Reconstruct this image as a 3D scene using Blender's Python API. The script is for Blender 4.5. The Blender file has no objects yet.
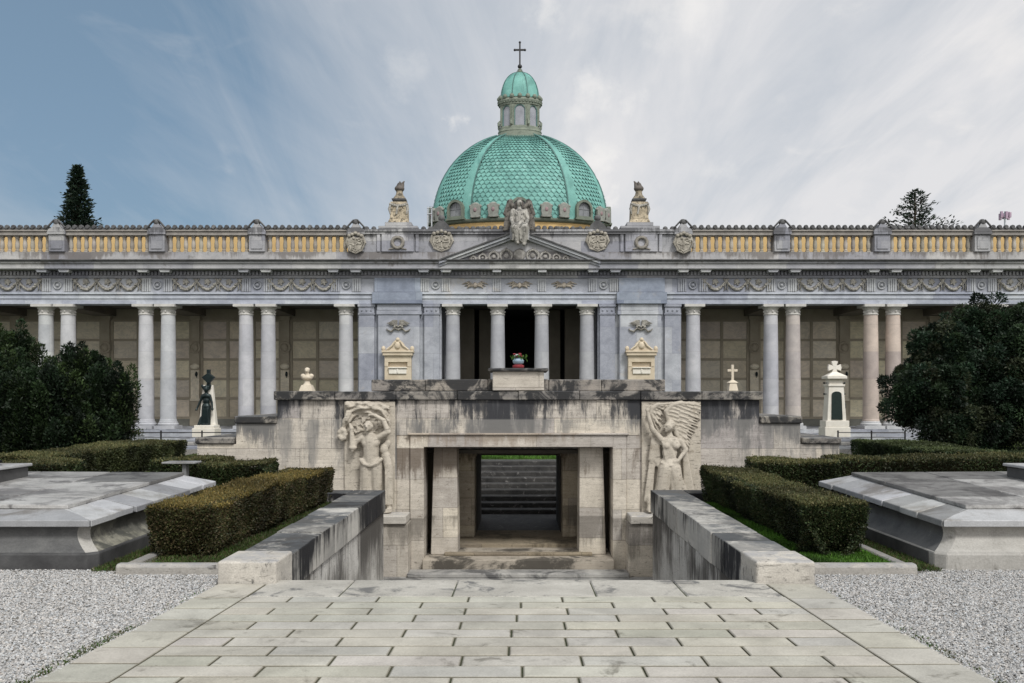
import bpy, bmesh, math, random
import numpy as np
from mathutils import Vector, Matrix
S = bpy.context.scene
COL = S.collection
rnd = random.Random(7)
R = math.radians
PI = math.pi

# ---------------------------------------------------------------- materials
class NT:
    def __init__(self, name):
        self.m = bpy.data.materials.new(name); self.m.use_nodes = True
        self.t = self.m.node_tree; self.t.nodes.clear()
    def n(self, typ, **kw):
        nd = self.t.nodes.new(typ)
        for k, v in kw.items():
            if k.startswith('i_'):
                key = k[2:]
                key = int(key) if key.isdigit() else key
                nd.inputs[key].default_value = v
            else: setattr(nd, k, v)
        return nd
    def l(self, a, b): self.t.links.new(a, b)
    def math(self, op, a, b=0.0, clamp=False):
        nd = self.n('ShaderNodeMath', operation=op, use_clamp=clamp)
        for i, v in enumerate((a, b)):
            if hasattr(v, 'links'): self.l(v, nd.inputs[i])
            else: nd.inputs[i].default_value = v
        return nd.outputs[0]
    def mix(self, f, a, b, mode='MIX'):
        nd = self.n('ShaderNodeMix', data_type='RGBA', blend_type=mode)
        for idx, v in ((0, f), (6, a), (7, b)):
            if hasattr(v, 'links'): self.l(v, nd.inputs[idx])
            else:
                nd.inputs[idx].default_value = v if idx == 0 else (*v[:3], 1)
        return nd.outputs[2]
    def noise(self, vec, scale, detail=6, rough=0.6, dist=0.0):
        nd = self.n('ShaderNodeTexNoise')
        nd.inputs['Scale'].default_value = scale; nd.inputs['Detail'].default_value = detail
        nd.inputs['Roughness'].default_value = rough; nd.inputs['Distortion'].default_value = dist
        self.l(vec, nd.inputs['Vector']); return nd.outputs[0]
    def mapping(self, vec, scale=(1, 1, 1), loc=(0, 0, 0), rot=(0, 0, 0)):
        nd = self.n('ShaderNodeMapping')
        nd.inputs['Scale'].default_value = scale; nd.inputs['Location'].default_value = loc; nd.inputs['Rotation'].default_value = rot
        self.l(vec, nd.inputs['Vector']); return nd.outputs[0]
    def rng(self, v, a, b, c=0.0, d=1.0, smooth=False):
        nd = self.n('ShaderNodeMapRange', clamp=True)
        if smooth: nd.interpolation_type = 'SMOOTHSTEP'
        nd.inputs[1].default_value = a; nd.inputs[2].default_value = b; nd.inputs[3].default_value = c; nd.inputs[4].default_value = d
        self.l(v, nd.inputs[0]); return nd.outputs[0]
    def out(self, col, rough=0.8, bump=None, bstr=0.3, bdist=0.02, spec=0.3, metal=0.0, transl=None):
        b = self.n('ShaderNodeBsdfPrincipled')
        if hasattr(col, 'links'): self.l(col, b.inputs['Base Color'])
        else: b.inputs['Base Color'].default_value = (*col, 1)
        if hasattr(rough, 'links'): self.l(rough, b.inputs['Roughness'])
        else: b.inputs['Roughness'].default_value = rough
        b.inputs['Specular IOR Level'].default_value = spec
        b.inputs['Metallic'].default_value = metal
        if bump is not None:
            bn = self.n('ShaderNodeBump'); bn.inputs['Strength'].default_value = bstr; bn.inputs['Distance'].default_value = bdist
            self.l(bump, bn.inputs['Height']); self.l(bn.outputs[0], b.inputs['Normal'])
        o = self.n('ShaderNodeOutputMaterial'); self.l(b.outputs[0], o.inputs[0])
        return self.m

def stone(name, ca, cb, scale=2.0, rough=0.8, strata=0.0, joints=None, streak=None, dirt=None, blot=None, bstr=0.35, tint_attr=False, fine=0.18, zcol=None, veins=None, pits=0.0):
    """weathered stone: two-colour mottling, optional strata, ashlar joints, rain streaks under a coping, dirt on top faces"""
    t = NT(name)
    geo = t.n('ShaderNodeNewGeometry'); pos = geo.outputs['Position']
    n1 = t.noise(pos, scale, 8, 0.65, 0.3)
    f = t.rng(n1, 0.3, 0.7)
    if strata:
        ns = t.noise(t.mapping(pos, (0.7, 0.7, 14)), 1.6, 5, 0.7)
        f = t.math('ADD', t.math('MULTIPLY', f, 1 - strata), t.math('MULTIPLY', t.rng(ns, 0.32, 0.68), strata))
    col = t.mix(f, ca, cb)
    nf = t.noise(pos, 55, 4, 0.7)
    col = t.mix(fine, col, t.mix(t.rng(nf, 0.3, 0.7), (0.25, 0.24, 0.22), (1, 1, 1)), 'MULTIPLY')
    h = t.math('ADD', t.math('MULTIPLY', n1, 0.6), t.math('MULTIPLY', nf, 0.4))
    if veins:
        w = t.noise(t.mapping(pos, (1, 1, 1.6), rot=(0.3, 0.5, 0.2)), 1.3, 8, 0.62, 1.6)
        v = t.math('ABSOLUTE', t.math('SUBTRACT', w, 0.5))
        col = t.mix(t.math('MULTIPLY', t.rng(v, 0.0, 0.05, 1, 0), veins), col, (0.16, 0.17, 0.19))
    if joints:   # (block length, course height, mortar colour, tint strength)
        bl, bh, mc, ts = joints
        sep = t.n('ShaderNodeSeparateXYZ'); t.l(pos, sep.inputs[0])
        cmb = t.n('ShaderNodeCombineXYZ'); t.l(t.math('ADD', sep.outputs[0], sep.outputs[1]), cmb.inputs[0]); t.l(sep.outputs[2], cmb.inputs[1])
        br = t.n('ShaderNodeTexBrick'); br.offset = 0.43; br.squash = 1.0
        br.inputs['Color1'].default_value = (0, 0, 0, 1); br.inputs['Color2'].default_value = (1, 1, 1, 1); br.inputs['Mortar'].default_value = (0.5, 0.5, 0.5, 1)
        br.inputs['Scale'].default_value = 1.0; br.inputs['Mortar Size'].default_value = 0.006; br.inputs['Mortar Smooth'].default_value = 0.3
        br.inputs['Brick Width'].default_value = bl; br.inputs['Row Height'].default_value = bh
        t.l(cmb.outputs[0], br.inputs['Vector'])
        tint = t.mix(br.outputs[0], (1 - ts, 1 - ts, 1 - ts * 0.8), (1 + ts * 0.5, 1 + ts * 0.42, 1 + ts * 0.25))
        col = t.mix(1.0, col, tint, 'MULTIPLY')
        mm = t.math('MULTIPLY', br.outputs[1], 0.55)
        col = t.mix(mm, col, mc)
        h = t.math('SUBTRACT', h, t.math('MULTIPLY', br.outputs[1], 0.5))
    if zcol:     # (z0, z1, colour, amount): a change of stone colour over height
        sep3 = t.n('ShaderNodeSeparateXYZ'); t.l(pos, sep3.inputs[0])
        zz = t.math('ADD', sep3.outputs[2], t.math('MULTIPLY', n1, 0.8))
        col = t.mix(t.math('MULTIPLY', t.rng(zz, zcol[0], zcol[1]), zcol[3]), col, zcol[2])
    if blot:     # (colour, scale, threshold, amount)
        nb = t.noise(t.mapping(pos, (1, 1, 1), (3, 7, 1)), blot[1], 7, 0.7, 0.5)
        col = t.mix(t.math('MULTIPLY', t.rng(nb, blot[2], blot[2] + 0.12, smooth=True), blot[3]), col, blot[0])
    if pits:     # small elongated holes and dark bedding flaws
        np_ = t.noise(t.mapping(pos, (5, 5, 26), (2, 9, 4)), 1.6, 6, 0.7)
        col = t.mix(t.math('MULTIPLY', t.rng(np_, 0.585, 0.66, smooth=True), pits), col, (0.085, 0.075, 0.062))
        h = t.math('SUBTRACT', h, t.rng(np_, 0.585, 0.66))
    if streak:   # list of (ztop, zbot, amount, colour, xscale)
        for (zt, zb, am, sc, xs) in streak:
            sep2 = t.n('ShaderNodeSeparateXYZ'); t.l(pos, sep2.inputs[0])
            hm = t.rng(sep2.outputs[2], zb, zt)
            up = t.rng(sep2.outputs[2], zt, zt + 0.03, 1, 0)
            s1 = t.noise(t.mapping(pos, (xs, xs, 0.35)), 1.0, 7, 0.72)
            s2 = t.noise(pos, 0.55, 3, 0.5)
            s1 = t.rng(s1, 0.34, 0.66); s2 = t.rng(s2, 0.36, 0.64)
            s3 = t.rng(t.noise(t.mapping(pos, (9, 9, 2.2), (5, 1, 2)), 1.0, 6, 0.75), 0.35, 0.65)
            v = t.math('ADD', t.math('MULTIPLY', hm, 0.55), t.math('ADD', t.math('MULTIPLY', s1, 0.40), t.math('MULTIPLY', s2, 0.50)))
            v = t.math('ADD', v, t.math('MULTIPLY', s3, 0.22))
            v = t.math('MULTIPLY', t.rng(v, 0.82, 1.12, smooth=True), am)
            v = t.math('MULTIPLY', v, t.math('MULTIPLY', up, t.rng(hm, 0.0, 0.12)))
            col = t.mix(v, col, sc)
    if dirt:     # (colour, amount, noise scale, threshold): grime lying on up-facing faces
        sepn = t.n('ShaderNodeSeparateXYZ'); t.l(geo.outputs['Normal'], sepn.inputs[0])
        nd = t.noise(t.mapping(pos, (1, 1, 1), (11, 2, 5)), dirt[2], 7, 0.7, 0.4)
        v = t.math('MULTIPLY', t.rng(nd, dirt[3], dirt[3] + 0.2, smooth=True), dirt[1])
        v = t.math('MULTIPLY', v, t.rng(sepn.outputs[2], 0.3, 0.7))
        col = t.mix(v, col, dirt[0])
    if tint_attr:
        a = t.n('ShaderNodeAttribute', attribute_name='tint')
        col = t.mix(1.0, col, a.outputs[0], 'MULTIPLY')
    oi = t.n('ShaderNodeObjectInfo')
    col = t.mix(1.0, col, oi.outputs['Color'], 'MULTIPLY')
    return t.out(col, rough, h, bstr, 0.02, 0.25)

def simple(name, ca, cb=None, scale=6, rough=0.6, metal=0.0, bump=0.15, spec=0.4):
    t = NT(name); geo = t.n('ShaderNodeNewGeometry')
    n1 = t.noise(geo.outputs['Position'], scale, 6, 0.65)
    cb = cb or tuple(c * 0.7 for c in ca)
    col = t.mix(t.rng(n1, 0.3, 0.7), ca, cb)
    return t.out(col, rough, n1, bump, 0.02, spec, metal)

def leafmat(name, rough=0.55):
    t = NT(name)
    a = t.n('ShaderNodeAttribute', attribute_name='tint')
    b = t.n('ShaderNodeBsdfPrincipled'); t.l(a.outputs[0], b.inputs['Base Color']); b.inputs['Roughness'].default_value = rough; b.inputs['Specular IOR Level'].default_value = 0.25
    tr = t.n('ShaderNodeBsdfTranslucent'); t.l(a.outputs[0], tr.inputs[0])
    mx = t.n('ShaderNodeMixShader'); mx.inputs[0].default_value = 0.18
    t.l(b.outputs[0], mx.inputs[1]); t.l(tr.outputs[0], mx.inputs[2])
    o = t.n('ShaderNodeOutputMaterial'); t.l(mx.outputs[0], o.inputs[0])
    return t.m

# ---------------------------------------------------------------- objects
def tag(o, label=None, cat=None, group=None, kind=None):
    if label: o['label'] = label
    if cat: o['category'] = cat
    if group: o['group'] = group
    if kind: o['kind'] = kind
    return o
def wloc(o):
    v = Vector((0, 0, 0))
    while o is not None: v = v + Vector(o.location); o = o.parent
    return v
def thing(name, label, cat, loc=(0, 0, 0), group=None):
    o = bpy.data.objects.new(name, None); COL.objects.link(o); o.location = loc
    o.empty_display_size = 0.3
    return tag(o, label, cat, group)
def link(name, me, mat, parent=None):
    o = bpy.data.objects.new(name, me); COL.objects.link(o)
    if mat: me.materials.append(mat)
    if parent: o.parent = parent
    return o
def copy_part(o, parent, off=(0, 0, 0), color=None, mirror=False):
    c = o.copy(); COL.objects.link(c); c.parent = parent
    c.location = Vector(o.location) + Vector(off)
    if color: c.color = (*color, 1)
    for ch in list(o.children):
        d = copy_part(ch, c, (0, 0, 0), color)
    return c

class MB:
    """collects shapes in world coordinates; build() links them as one mesh object"""
    def __init__(self): self.v = []; self.f = []; self.tint = []; self.cur = (1, 1, 1)
    def add(self, vs, fs):
        b = len(self.v); self.v += [tuple(p) for p in vs]; self.f += [tuple(i + b for i in q) for q in fs]
        self.tint += [self.cur] * len(vs); return self
    def box(self, x0, x1, y0, y1, z0, z1):
        if x0 > x1: x0, x1 = x1, x0
        if y0 > y1: y0, y1 = y1, y0
        vs = [(x0, y0, z0), (x1, y0, z0), (x1, y1, z0), (x0, y1, z0), (x0, y0, z1), (x1, y0, z1), (x1, y1, z1), (x0, y1, z1)]
        return self.hexa(vs)
    def hexa(self, vs):
        return self.add(vs, [(0, 3, 2, 1), (4, 5, 6, 7), (0, 1, 5, 4), (1, 2, 6, 5), (2, 3, 7, 6), (3, 0, 4, 7)])
    def frust(self, x0, x1, y0, y1, z0, X0, X1, Y0, Y1, z1):
        return self.hexa([(x0, y0, z0), (x1, y0, z0), (x1, y1, z0), (x0, y1, z0), (X0, Y0, z1), (X1, Y0, z1), (X1, Y1, z1), (X0, Y1, z1)])
    def prism_y(self, poly, y0, y1):     # polygon in x,z (counter-clockwise seen from -y), extruded along y
        n = len(poly)
        vs = [(x, y0, z) for x, z in poly] + [(x, y1, z) for x, z in poly]
        fs = [tuple(range(n)), tuple(range(2 * n - 1, n - 1, -1))] + [(i, i + n, (i + 1) % n + n, (i + 1) % n) for i in range(n)]
        return self.add(vs, fs)
    def prism_x(self, poly, x0, x1):     # polygon in y,z extruded along x
        n = len(poly)
        vs = [(x0, y, z) for y, z in poly] + [(x1, y, z) for y, z in poly]
        fs = [tuple(range(n - 1, -1, -1)), tuple(range(n, 2 * n))] + [(i, (i + 1) % n, (i + 1) % n + n, i + n) for i in range(n)]
        return self.add(vs, fs)
    def prism_z(self, poly, z0, z1):
        n = len(poly)
        vs = [(x, y, z0) for x, y in poly] + [(x, y, z1) for x, y in poly]
        fs = [tuple(range(n - 1, -1, -1)), tuple(range(n, 2 * n))] + [(i, (i + 1) % n, (i + 1) % n + n, i + n) for i in range(n)]
        return self.add(vs, fs)
    def lathe(self, prof, cx, cy, n=24, sy=1.0, ph=0.0, a0=0.0, a1=2 * PI):
        full = abs(a1 - a0 - 2 * PI) < 1e-6
        m = n if full else n + 1
        vs = []
        for (r, z) in prof:
            for k in range(m):
                a = ph + a0 + (a1 - a0) * k / n
                vs.append((cx + r * math.cos(a), cy + r * sy * math.sin(a), z))
        fs = []
        for j in range(len(prof) - 1):
            for k in range(n):
                k2 = (k + 1) % m
                fs.append((j * m + k, j * m + k2, (j + 1) * m + k2, (j + 1) * m + k))
        if full:
            if prof[0][0] > 1e-4: fs.append(tuple(range(m - 1, -1, -1)))
            if prof[-1][0] > 1e-4: fs.append(tuple((len(prof) - 1) * m + k for k in range(m)))
        return self.add(vs, fs)
    def tube(self, pts, rad, n=8):
        pts = [Vector(p) for p in pts]
        if not hasattr(rad, '__len__'): rad = [rad] * len(pts)
        vs = []; fs = []
        for i, p in enumerate(pts):
            d = (pts[min(i + 1, len(pts) - 1)] - pts[max(i - 1, 0)]).normalized()
            a = d.cross(Vector((0, 0, 1)) if abs(d.z) < 0.9 else Vector((0, 1, 0))).normalized(); b = d.cross(a)
            for k in range(n):
                an = 2 * PI * k / n
                vs.append(p + (a * math.cos(an) + b * math.sin(an)) * rad[i])
        for i in range(len(pts) - 1):
            for k in range(n):
                k2 = (k + 1) % n
                fs.append((i * n + k, (i + 1) * n + k, (i + 1) * n + k2, i * n + k2))
        fs.append(tuple(range(n))); fs.append(tuple((len(pts) - 1) * n + k for k in range(n - 1, -1, -1)))
        return self.add(vs, fs)
    def ball(self, c, r, nu=12, nv=8):
        if not hasattr(r, '__len__'): r = (r, r, r)
        vs = [(c[0], c[1], c[2] - r[2])]; fs = []
        for j in range(1, nv):
            th = PI * j / nv
            for k in range(nu):
                a = 2 * PI * k / nu
                vs.append((c[0] + r[0] * math.sin(th) * math.cos(a), c[1] + r[1] * math.sin(th) * math.sin(a), c[2] - r[2] * math.cos(th)))
        vs.append((c[0], c[1], c[2] + r[2]))
        for k in range(nu): fs.append((0, 1 + (k + 1) % nu, 1 + k))
        for j in range(nv - 2):
            for k in range(nu):
                a = 1 + j * nu + k; b = 1 + j * nu + (k + 1) % nu
                fs.append((a, b, b + nu, a + nu))
        L = len(vs) - 1
        for k in range(nu): fs.append((L, 1 + (nv - 2) * nu + k, 1 + (nv - 2) * nu + (k + 1) % nu))
        return self.add(vs, fs)
    def torus(self, c, R_, r, axis='y', n=20, m=8, lump=0.0):
        vs = []; fs = []
        for i in range(n):
            a = 2 * PI * i / n; rr = r * (1 + lump * (i % 2))
            for j in range(m):
                b = 2 * PI * j / m
                u = (R_ + rr * math.cos(b)) * math.cos(a); w = (R_ + rr * math.cos(b)) * math.sin(a); h = rr * math.sin(b)
                p = (u, h, w) if axis == 'y' else (u, w, h)
                vs.append((c[0] + p[0], c[1] + p[1], c[2] + p[2]))
        for i in range(n):
            for j in range(m):
                fs.append((i * m + j, ((i + 1) % n) * m + j, ((i + 1) % n) * m + (j + 1) % m, i * m + (j + 1) % m))
        return self.add(vs, fs)
    def mesh(self, name, off=Vector((0, 0, 0)), smooth=None):
        me = bpy.data.meshes.new(name)
        me.from_pydata([(p[0] - off.x, p[1] - off.y, p[2] - off.z) for p in self.v], [], self.f)
        at = me.attributes.new('tint', 'FLOAT_COLOR', 'POINT')
        arr = np.ones((len(self.v), 4), dtype=np.float32); arr[:, :3] = np.array(self.tint, dtype=np.float32)
        at.data.foreach_set('color', arr.ravel())
        bm = bmesh.new(); bm.from_mesh(me); bmesh.ops.recalc_face_normals(bm, faces=bm.faces); bm.to_mesh(me); bm.free()
        if smooth:
            me.polygons.foreach_set('use_smooth', [True] * len(me.polygons))
            me.set_sharp_from_angle(angle=R(smooth))
        me.update(); return me
    def build(self, name, mat, parent=None, smooth=None, bevel=0.0, seg=1, color=None):
        o = link(name, self.mesh(name, wloc(parent) if parent else Vector((0, 0, 0)), smooth), mat, parent)
        if bevel:
            b = o.modifiers.new('bevel', 'BEVEL'); b.width = bevel; b.segments = seg; b.limit_method = 'ANGLE'; b.angle_limit = R(40)
            b.harden_normals = False
        if color: o.color = (*color, 1)
        return o

def quads(name, verts, mat, parent=None, tint=None, nper=4, off=None):
    """verts: (N, nper, 3) array, each row one face; tint: (N, 3)"""
    n = len(verts); v = np.asarray(verts, dtype=np.float32).reshape(-1, 3)
    if parent is not None: v = v - np.array(wloc(parent), dtype=np.float32)
    me = bpy.data.meshes.new(name)
    me.vertices.add(len(v)); me.vertices.foreach_set('co', v.ravel())
    me.loops.add(n * nper); me.loops.foreach_set('vertex_index', np.arange(n * nper, dtype=np.int32))
    me.polygons.add(n); me.polygons.foreach_set('loop_start', np.arange(0, n * nper, nper, dtype=np.int32))
    me.polygons.foreach_set('loop_total', np.full(n, nper, dtype=np.int32))
    if tint is not None:
        at = me.attributes.new('tint', 'FLOAT_COLOR', 'POINT')
        arr = np.ones((n * nper, 4), dtype=np.float32); arr[:, :3] = np.repeat(np.asarray(tint, dtype=np.float32), nper, axis=0)
        at.data.foreach_set('color', arr.ravel())
    me.update(calc_edges=True); me.validate()
    return link(name, me, mat, parent)

def unit(a): return a / np.maximum(np.linalg.norm(a, axis=-1, keepdims=True), 1e-9)
def leaf_quads(rng, P, D, length, width):
    """a small leaf (kite) at each P pointing along D"""
    n = len(P); D = unit(D)
    side = unit(np.cross(D, rng.normal(size=(n, 3))))
    L = (length * rng.uniform(0.6, 1.3, n))[:, None]; W = (width * rng.uniform(0.7, 1.3, n))[:, None]
    nor = np.cross(D, side)
    return np.stack([P, P + D * L * 0.5 + side * W * 0.5 + nor * W * 0.12, P + D * L, P + D * L * 0.5 - side * W * 0.5 + nor * W * 0.12], axis=1)

def sculpt(name, shapes, mat, parent=None, voxel=0.02, smooth_it=3, flat=None, color=None):
    """one continuous body: tapered capsules and ellipsoids fused by a voxel remesh.
    shapes: ('c', p, q, r1, r2) or ('e', centre, (rx, ry, rz)); flat=(y_plane, factor) presses depth towards a plane"""
    mb = MB()
    for s in shapes:
        if s[0] == 'c':
            p, q, r1, r2 = Vector(s[1]), Vector(s[2]), s[3], s[4]
            k = 5
            for i in range(k + 1):
                pass
            mb.tube([p.lerp(q, i / k) for i in range(k + 1)], [r1 + (r2 - r1) * i / k for i in range(k + 1)], 10)
            mb.ball(p, r1, 10, 8); mb.ball(q, r2, 10, 8)
        elif s[0] == 'e': mb.ball(s[1], s[2], 14, 10)
        elif s[0] == 'b': mb.box(*s[1])
    me = mb.mesh('tmp')
    o = bpy.data.objects.new('tmp', me); COL.objects.link(o)
    m = o.modifiers.new('r', 'REMESH'); m.mode = 'VOXEL'; m.voxel_size = voxel
    sm = o.modifiers.new('s', 'SMOOTH'); sm.factor = 0.5; sm.iterations = smooth_it
    dg = bpy.context.evaluated_depsgraph_get(); dg.update()
    me2 = bpy.data.meshes.new_from_object(o.evaluated_get(dg))
    bpy.data.objects.remove(o); bpy.data.meshes.remove(me)
    off = np.array(wloc(parent)) if parent else np.zeros(3)
    co = np.empty(len(me2.vertices) * 3, dtype=np.float32); me2.vertices.foreach_get('co', co); co = co.reshape(-1, 3)
    if flat: co[:, 1] = flat[0] + (co[:, 1] - flat[0]) * flat[1]
    co = co - off; me2.vertices.foreach_set('co', co.astype(np.float32).ravel())
    me2.polygons.foreach_set('use_smooth', [True] * len(me2.polygons)); me2.update()
    me2.name = name
    o = link(name, me2, mat, parent)
    if color: o.color = (*color, 1)
    return o
# ---------------------------------------------------------------- camera, light, sky
EYE = 1.65; F = 850.0; HX = 520.5; HY = 398.0; CX = 0.045
def at(px, py, Y):
    return Vector((CX + (px - HX) * Y / F, Y, EYE - (py - HY) * Y / F))
cam = bpy.data.cameras.new('camera'); co = bpy.data.objects.new('camera', cam); COL.objects.link(co)
co.location = (CX, 0, EYE); co.rotation_euler = (R(90), 0, 0)
cam.sensor_width = 36; cam.lens = F / 1024 * 36; cam.shift_x = -(HX - 512) / 1024; cam.shift_y = (HY - 341.5) / 1024
cam.clip_start = 0.1; cam.clip_end = 2000
S.camera = co
S.view_settings.view_transform = 'Standard'; S.view_settings.look = 'None'; S.view_settings.gamma = 1; S.view_settings.use_curve_mapping = False
S.view_settings.exposure = 0.25
S.cycles.max_bounces = 6; S.cycles.diffuse_bounces = 4; S.cycles.use_denoising = True

SUN_EL, SUN_AZ = 50, 150      # azimuth measured clockwise from +Y; 150 = behind the camera, to the right
sun = bpy.data.lights.new('sun', 'SUN'); so = bpy.data.objects.new('sun', sun); COL.objects.link(so)
sun.energy = 2.4; sun.angle = R(14); sun.color = (1.0, 0.985, 0.955)
d = Vector((math.sin(R(SUN_AZ)) * math.cos(R(SUN_EL)), math.cos(R(SUN_AZ)) * math.cos(R(SUN_EL)), math.sin(R(SUN_EL))))
so.rotation_euler = d.to_track_quat('Z', 'Y').to_euler(); so.location = (20, -20, 40)

w = bpy.data.worlds.new('World'); S.world = w; w.use_nodes = True
def build_world():
    t = NT.__new__(NT); t.m = w; t.t = w.node_tree; t.t.nodes.clear()
    sky = t.n('ShaderNodeTexSky', sky_type='NISHITA'); sky.sun_disc = False; sky.sun_elevation = R(SUN_EL); sky.sun_rotation = R(SUN_AZ)
    sky.air_density = 1.0; sky.dust_density = 2.0; sky.ozone_density = 2.0
    tc = t.n('ShaderNodeTexCoord'); dirv = tc.outputs['Generated']
    sep = t.n('ShaderNodeSeparateXYZ'); t.l(dirv, sep.inputs[0])
    x, y, z = sep.outputs
    # cloud deck: project the direction onto a plane overhead so that clouds shrink towards the horizon
    zz = t.math('ADD', t.math('MAXIMUM', z, 0.0), 0.22)
    cmb = t.n('ShaderNodeCombineXYZ'); t.l(t.math('DIVIDE', x, zz), cmb.inputs[0]); t.l(t.math('DIVIDE', y, zz), cmb.inputs[1])
    p = cmb.outputs[0]
    # thin veil everywhere, thicker to the right (+x) and low down
    veil = t.noise(t.mapping(p, (0.7, 0.35, 1), (4.3, 1.7, 0), (0, 0, R(35))), 1.2, 7, 0.6, 0.6)
    wisp = t.noise(t.mapping(p, (2.6, 0.55, 1), (1.0, 8.3, 0), (0, 0, R(52))), 1.5, 9, 0.62, 0.8)
    puff = t.noise(t.mapping(p, (1.6, 1.2, 1), (7.7, 3.1, 0)), 2.6, 9, 0.55, 0.4)
    side = t.rng(x, -0.46, 0.24, 0, 1, False)
    low = t.rng(z, 0.42, 0.08, 0, 1, True)
    f = t.math('ADD', t.math('MULTIPLY', side, 0.92), t.math('MULTIPLY', low, 0.16))
    f = t.math('ADD', f, t.math('MULTIPLY', t.math('SUBTRACT', veil, 0.5), 0.95))
    f = t.math('ADD', f, t.math('MULTIPLY', t.math('SUBTRACT', wisp, 0.5), t.math('ADD', t.math('MULTIPLY', side, 0.5), 0.5)))
    back = t.rng(y, 0.2, -0.4, 0, 1.0, True)      # unseen sky behind the camera, overcast and brightened to light the scene
    f = t.math('ADD', f, back)
    f = t.rng(f, 0.02, 1.0)
    pf = t.math('MULTIPLY', t.rng(puff, 0.57, 0.72, 0, 1, True), t.math('ADD', t.math('MULTIPLY', side, 0.3), 0.06))
    # a few small bright cumulus puffs right of the dome and high up
    gd = t.n('ShaderNodeVectorMath', operation='NORMALIZE'); t.l(dirv, gd.inputs[0])
    wn = t.n('ShaderNodeTexNoise'); wn.inputs['Scale'].default_value = 22; wn.inputs['Detail'].default_value = 8; wn.inputs['Roughness'].default_value = 0.62; t.l(gd.outputs[0], wn.inputs['Vector'])
    ws = t.n('ShaderNodeVectorMath', operation='MULTIPLY_ADD'); t.l(wn.outputs['Color'], ws.inputs[0]); ws.inputs[1].default_value = (.085, .085, .085); t.l(gd.outputs[0], ws.inputs[2])
    cum = None
    for (px, py, rp, am) in ((597, 86, 24, .75), (601, 160, 24, 1.0), (632, 108, 14, .6), (582, 108, 18, .5), (612, 192, 12, .8), (545, 8, 22, .6), (690, 8, 40, .8), (655, 22, 20, .4), (450, 122, 12, .5), (405, 70, 26, .3), (720, 165, 18, .3)):
        c_ = Vector(((px - HX) / F, 1, (HY - py) / F)).normalized() + Vector((.0425, .0425, .0425))
        ds = t.n('ShaderNodeVectorMath', operation='DISTANCE'); t.l(ws.outputs[0], ds.inputs[0]); ds.inputs[1].default_value = c_
        mk = t.math('MULTIPLY', t.rng(ds.outputs['Value'], rp / F * 1.1, 0.0, 0, 1, True), am * .85)
        cum = mk if cum is None else t.math('MAXIMUM', cum, mk)
    blue = t.mix(0.62, sky.outputs[0], (1.75, 2.62, 3.35))
    c = t.mix(f, blue, t.mix(back, (6.4, 6.4, 6.55), (9.5, 9.4, 9.4)))
    c = t.mix(pf, c, (8.0, 7.7, 7.4))
    c = t.mix(cum, c, (7.6, 7.45, 7.3))
    bg = t.n('ShaderNodeBackground'); bg.inputs[1].default_value = 0.1; t.l(c, bg.inputs[0])
    o = t.n('ShaderNodeOutputWorld'); t.l(bg.outputs[0], o.inputs[0])
build_world()

# ---------------------------------------------------------------- material set
BLK = (0.025, 0.026, 0.028)
M = {}
def stone_p(*a, **k): return stone(*a, pits=0.55, **k)
WZT = EYE + (398 - 399) / 49.13     # underside of the gateway coping
M['travertine'] = stone_p('travertine', (0.74, 0.69, 0.61), (0.38, 0.35, 0.305), 2.2, 0.85, 0.5, fine=0.4, joints=(1.5, 0.62, (0.06, 0.055, 0.05), 0.30),
    streak=[(1.72, -0.1, 0.95, (0.06, 0.063, 0.07), 1.8), (1.72, -0.2, 0.9, (0.035, 0.036, 0.04), 7.0), (1.2, -0.8, 0.7, (0.20, 0.195, 0.185), 3.0), (-0.9, -1.9, 0.45, (0.15, 0.13, 0.10), 2.0)],
    blot=((0.07, 0.06, 0.05), 7.0, 0.60, 0.7), dirt=((0.08, 0.08, 0.08), 0.8, 2.5, 0.35))
M['travertine_clean'] = stone_p('travertine_clean', (0.73, 0.68, 0.595), (0.40, 0.365, 0.31), 2.4, 0.85, 0.45, fine=0.4, joints=(1.1, 0.62, (0.08, 0.07, 0.055), 0.24),
    streak=[(0.62, -0.5, 0.75, (0.085, 0.06, 0.04), 4.5), (0.95, 0.6, 0.5, (0.17, 0.12, 0.08), 6.0), (-0.8, -1.9, 0.6, (0.10, 0.09, 0.075), 3.5)], blot=((0.09, 0.065, 0.04), 6.0, 0.60, 0.65))
M['relief_stone'] = stone_p('relief_stone', (0.63, 0.575, 0.49), (0.41, 0.37, 0.305), 3.5, 0.9, 0.3, bstr=0.6, fine=0.4, dirt=((0.20, 0.175, 0.15), 0.45, 4, 0.40), blot=((0.24, 0.20, 0.15), 4.5, 0.56, 0.6))
M['coping'] = stone_p('coping', (0.40, 0.37, 0.325), (0.13, 0.128, 0.125), 2.2, 0.85, 0.45, fine=0.4, blot=((0.022, 0.023, 0.025), 2.0, 0.44, 0.95), dirt=((0.10, 0.105, 0.11), 0.7, 1.8, 0.42), joints=(1.4, 5, (0.06, 0.06, 0.06), 0.2))
M['parapet_cap'] = stone('parapet_cap', (0.46, 0.44, 0.40), (0.27, 0.265, 0.25), 1.8, 0.85, 0.25,
    streak=[(-0.095, -1.5, 1.0, (0.016, 0.016, 0.018), 3.0)], dirt=((0.075, 0.08, 0.085), 0.92, 1.5, 0.40), blot=((0.05, 0.05, 0.052), 2.2, 0.58, 0.7))
M['parapet_wall'] = stone_p('parapet_wall', (0.70, 0.685, 0.65), (0.45, 0.435, 0.405), 2.2, 0.85, 0.1, fine=0.4,
    streak=[(-0.45, -1.35, 0.9, (0.03, 0.03, 0.032), 9.0), (-0.45, -2.2, 0.35, (0.15, 0.13, 0.11), 5.0), (-0.45, -2.1, 0.6, (0.07, 0.066, 0.06), 18.0)])
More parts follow.
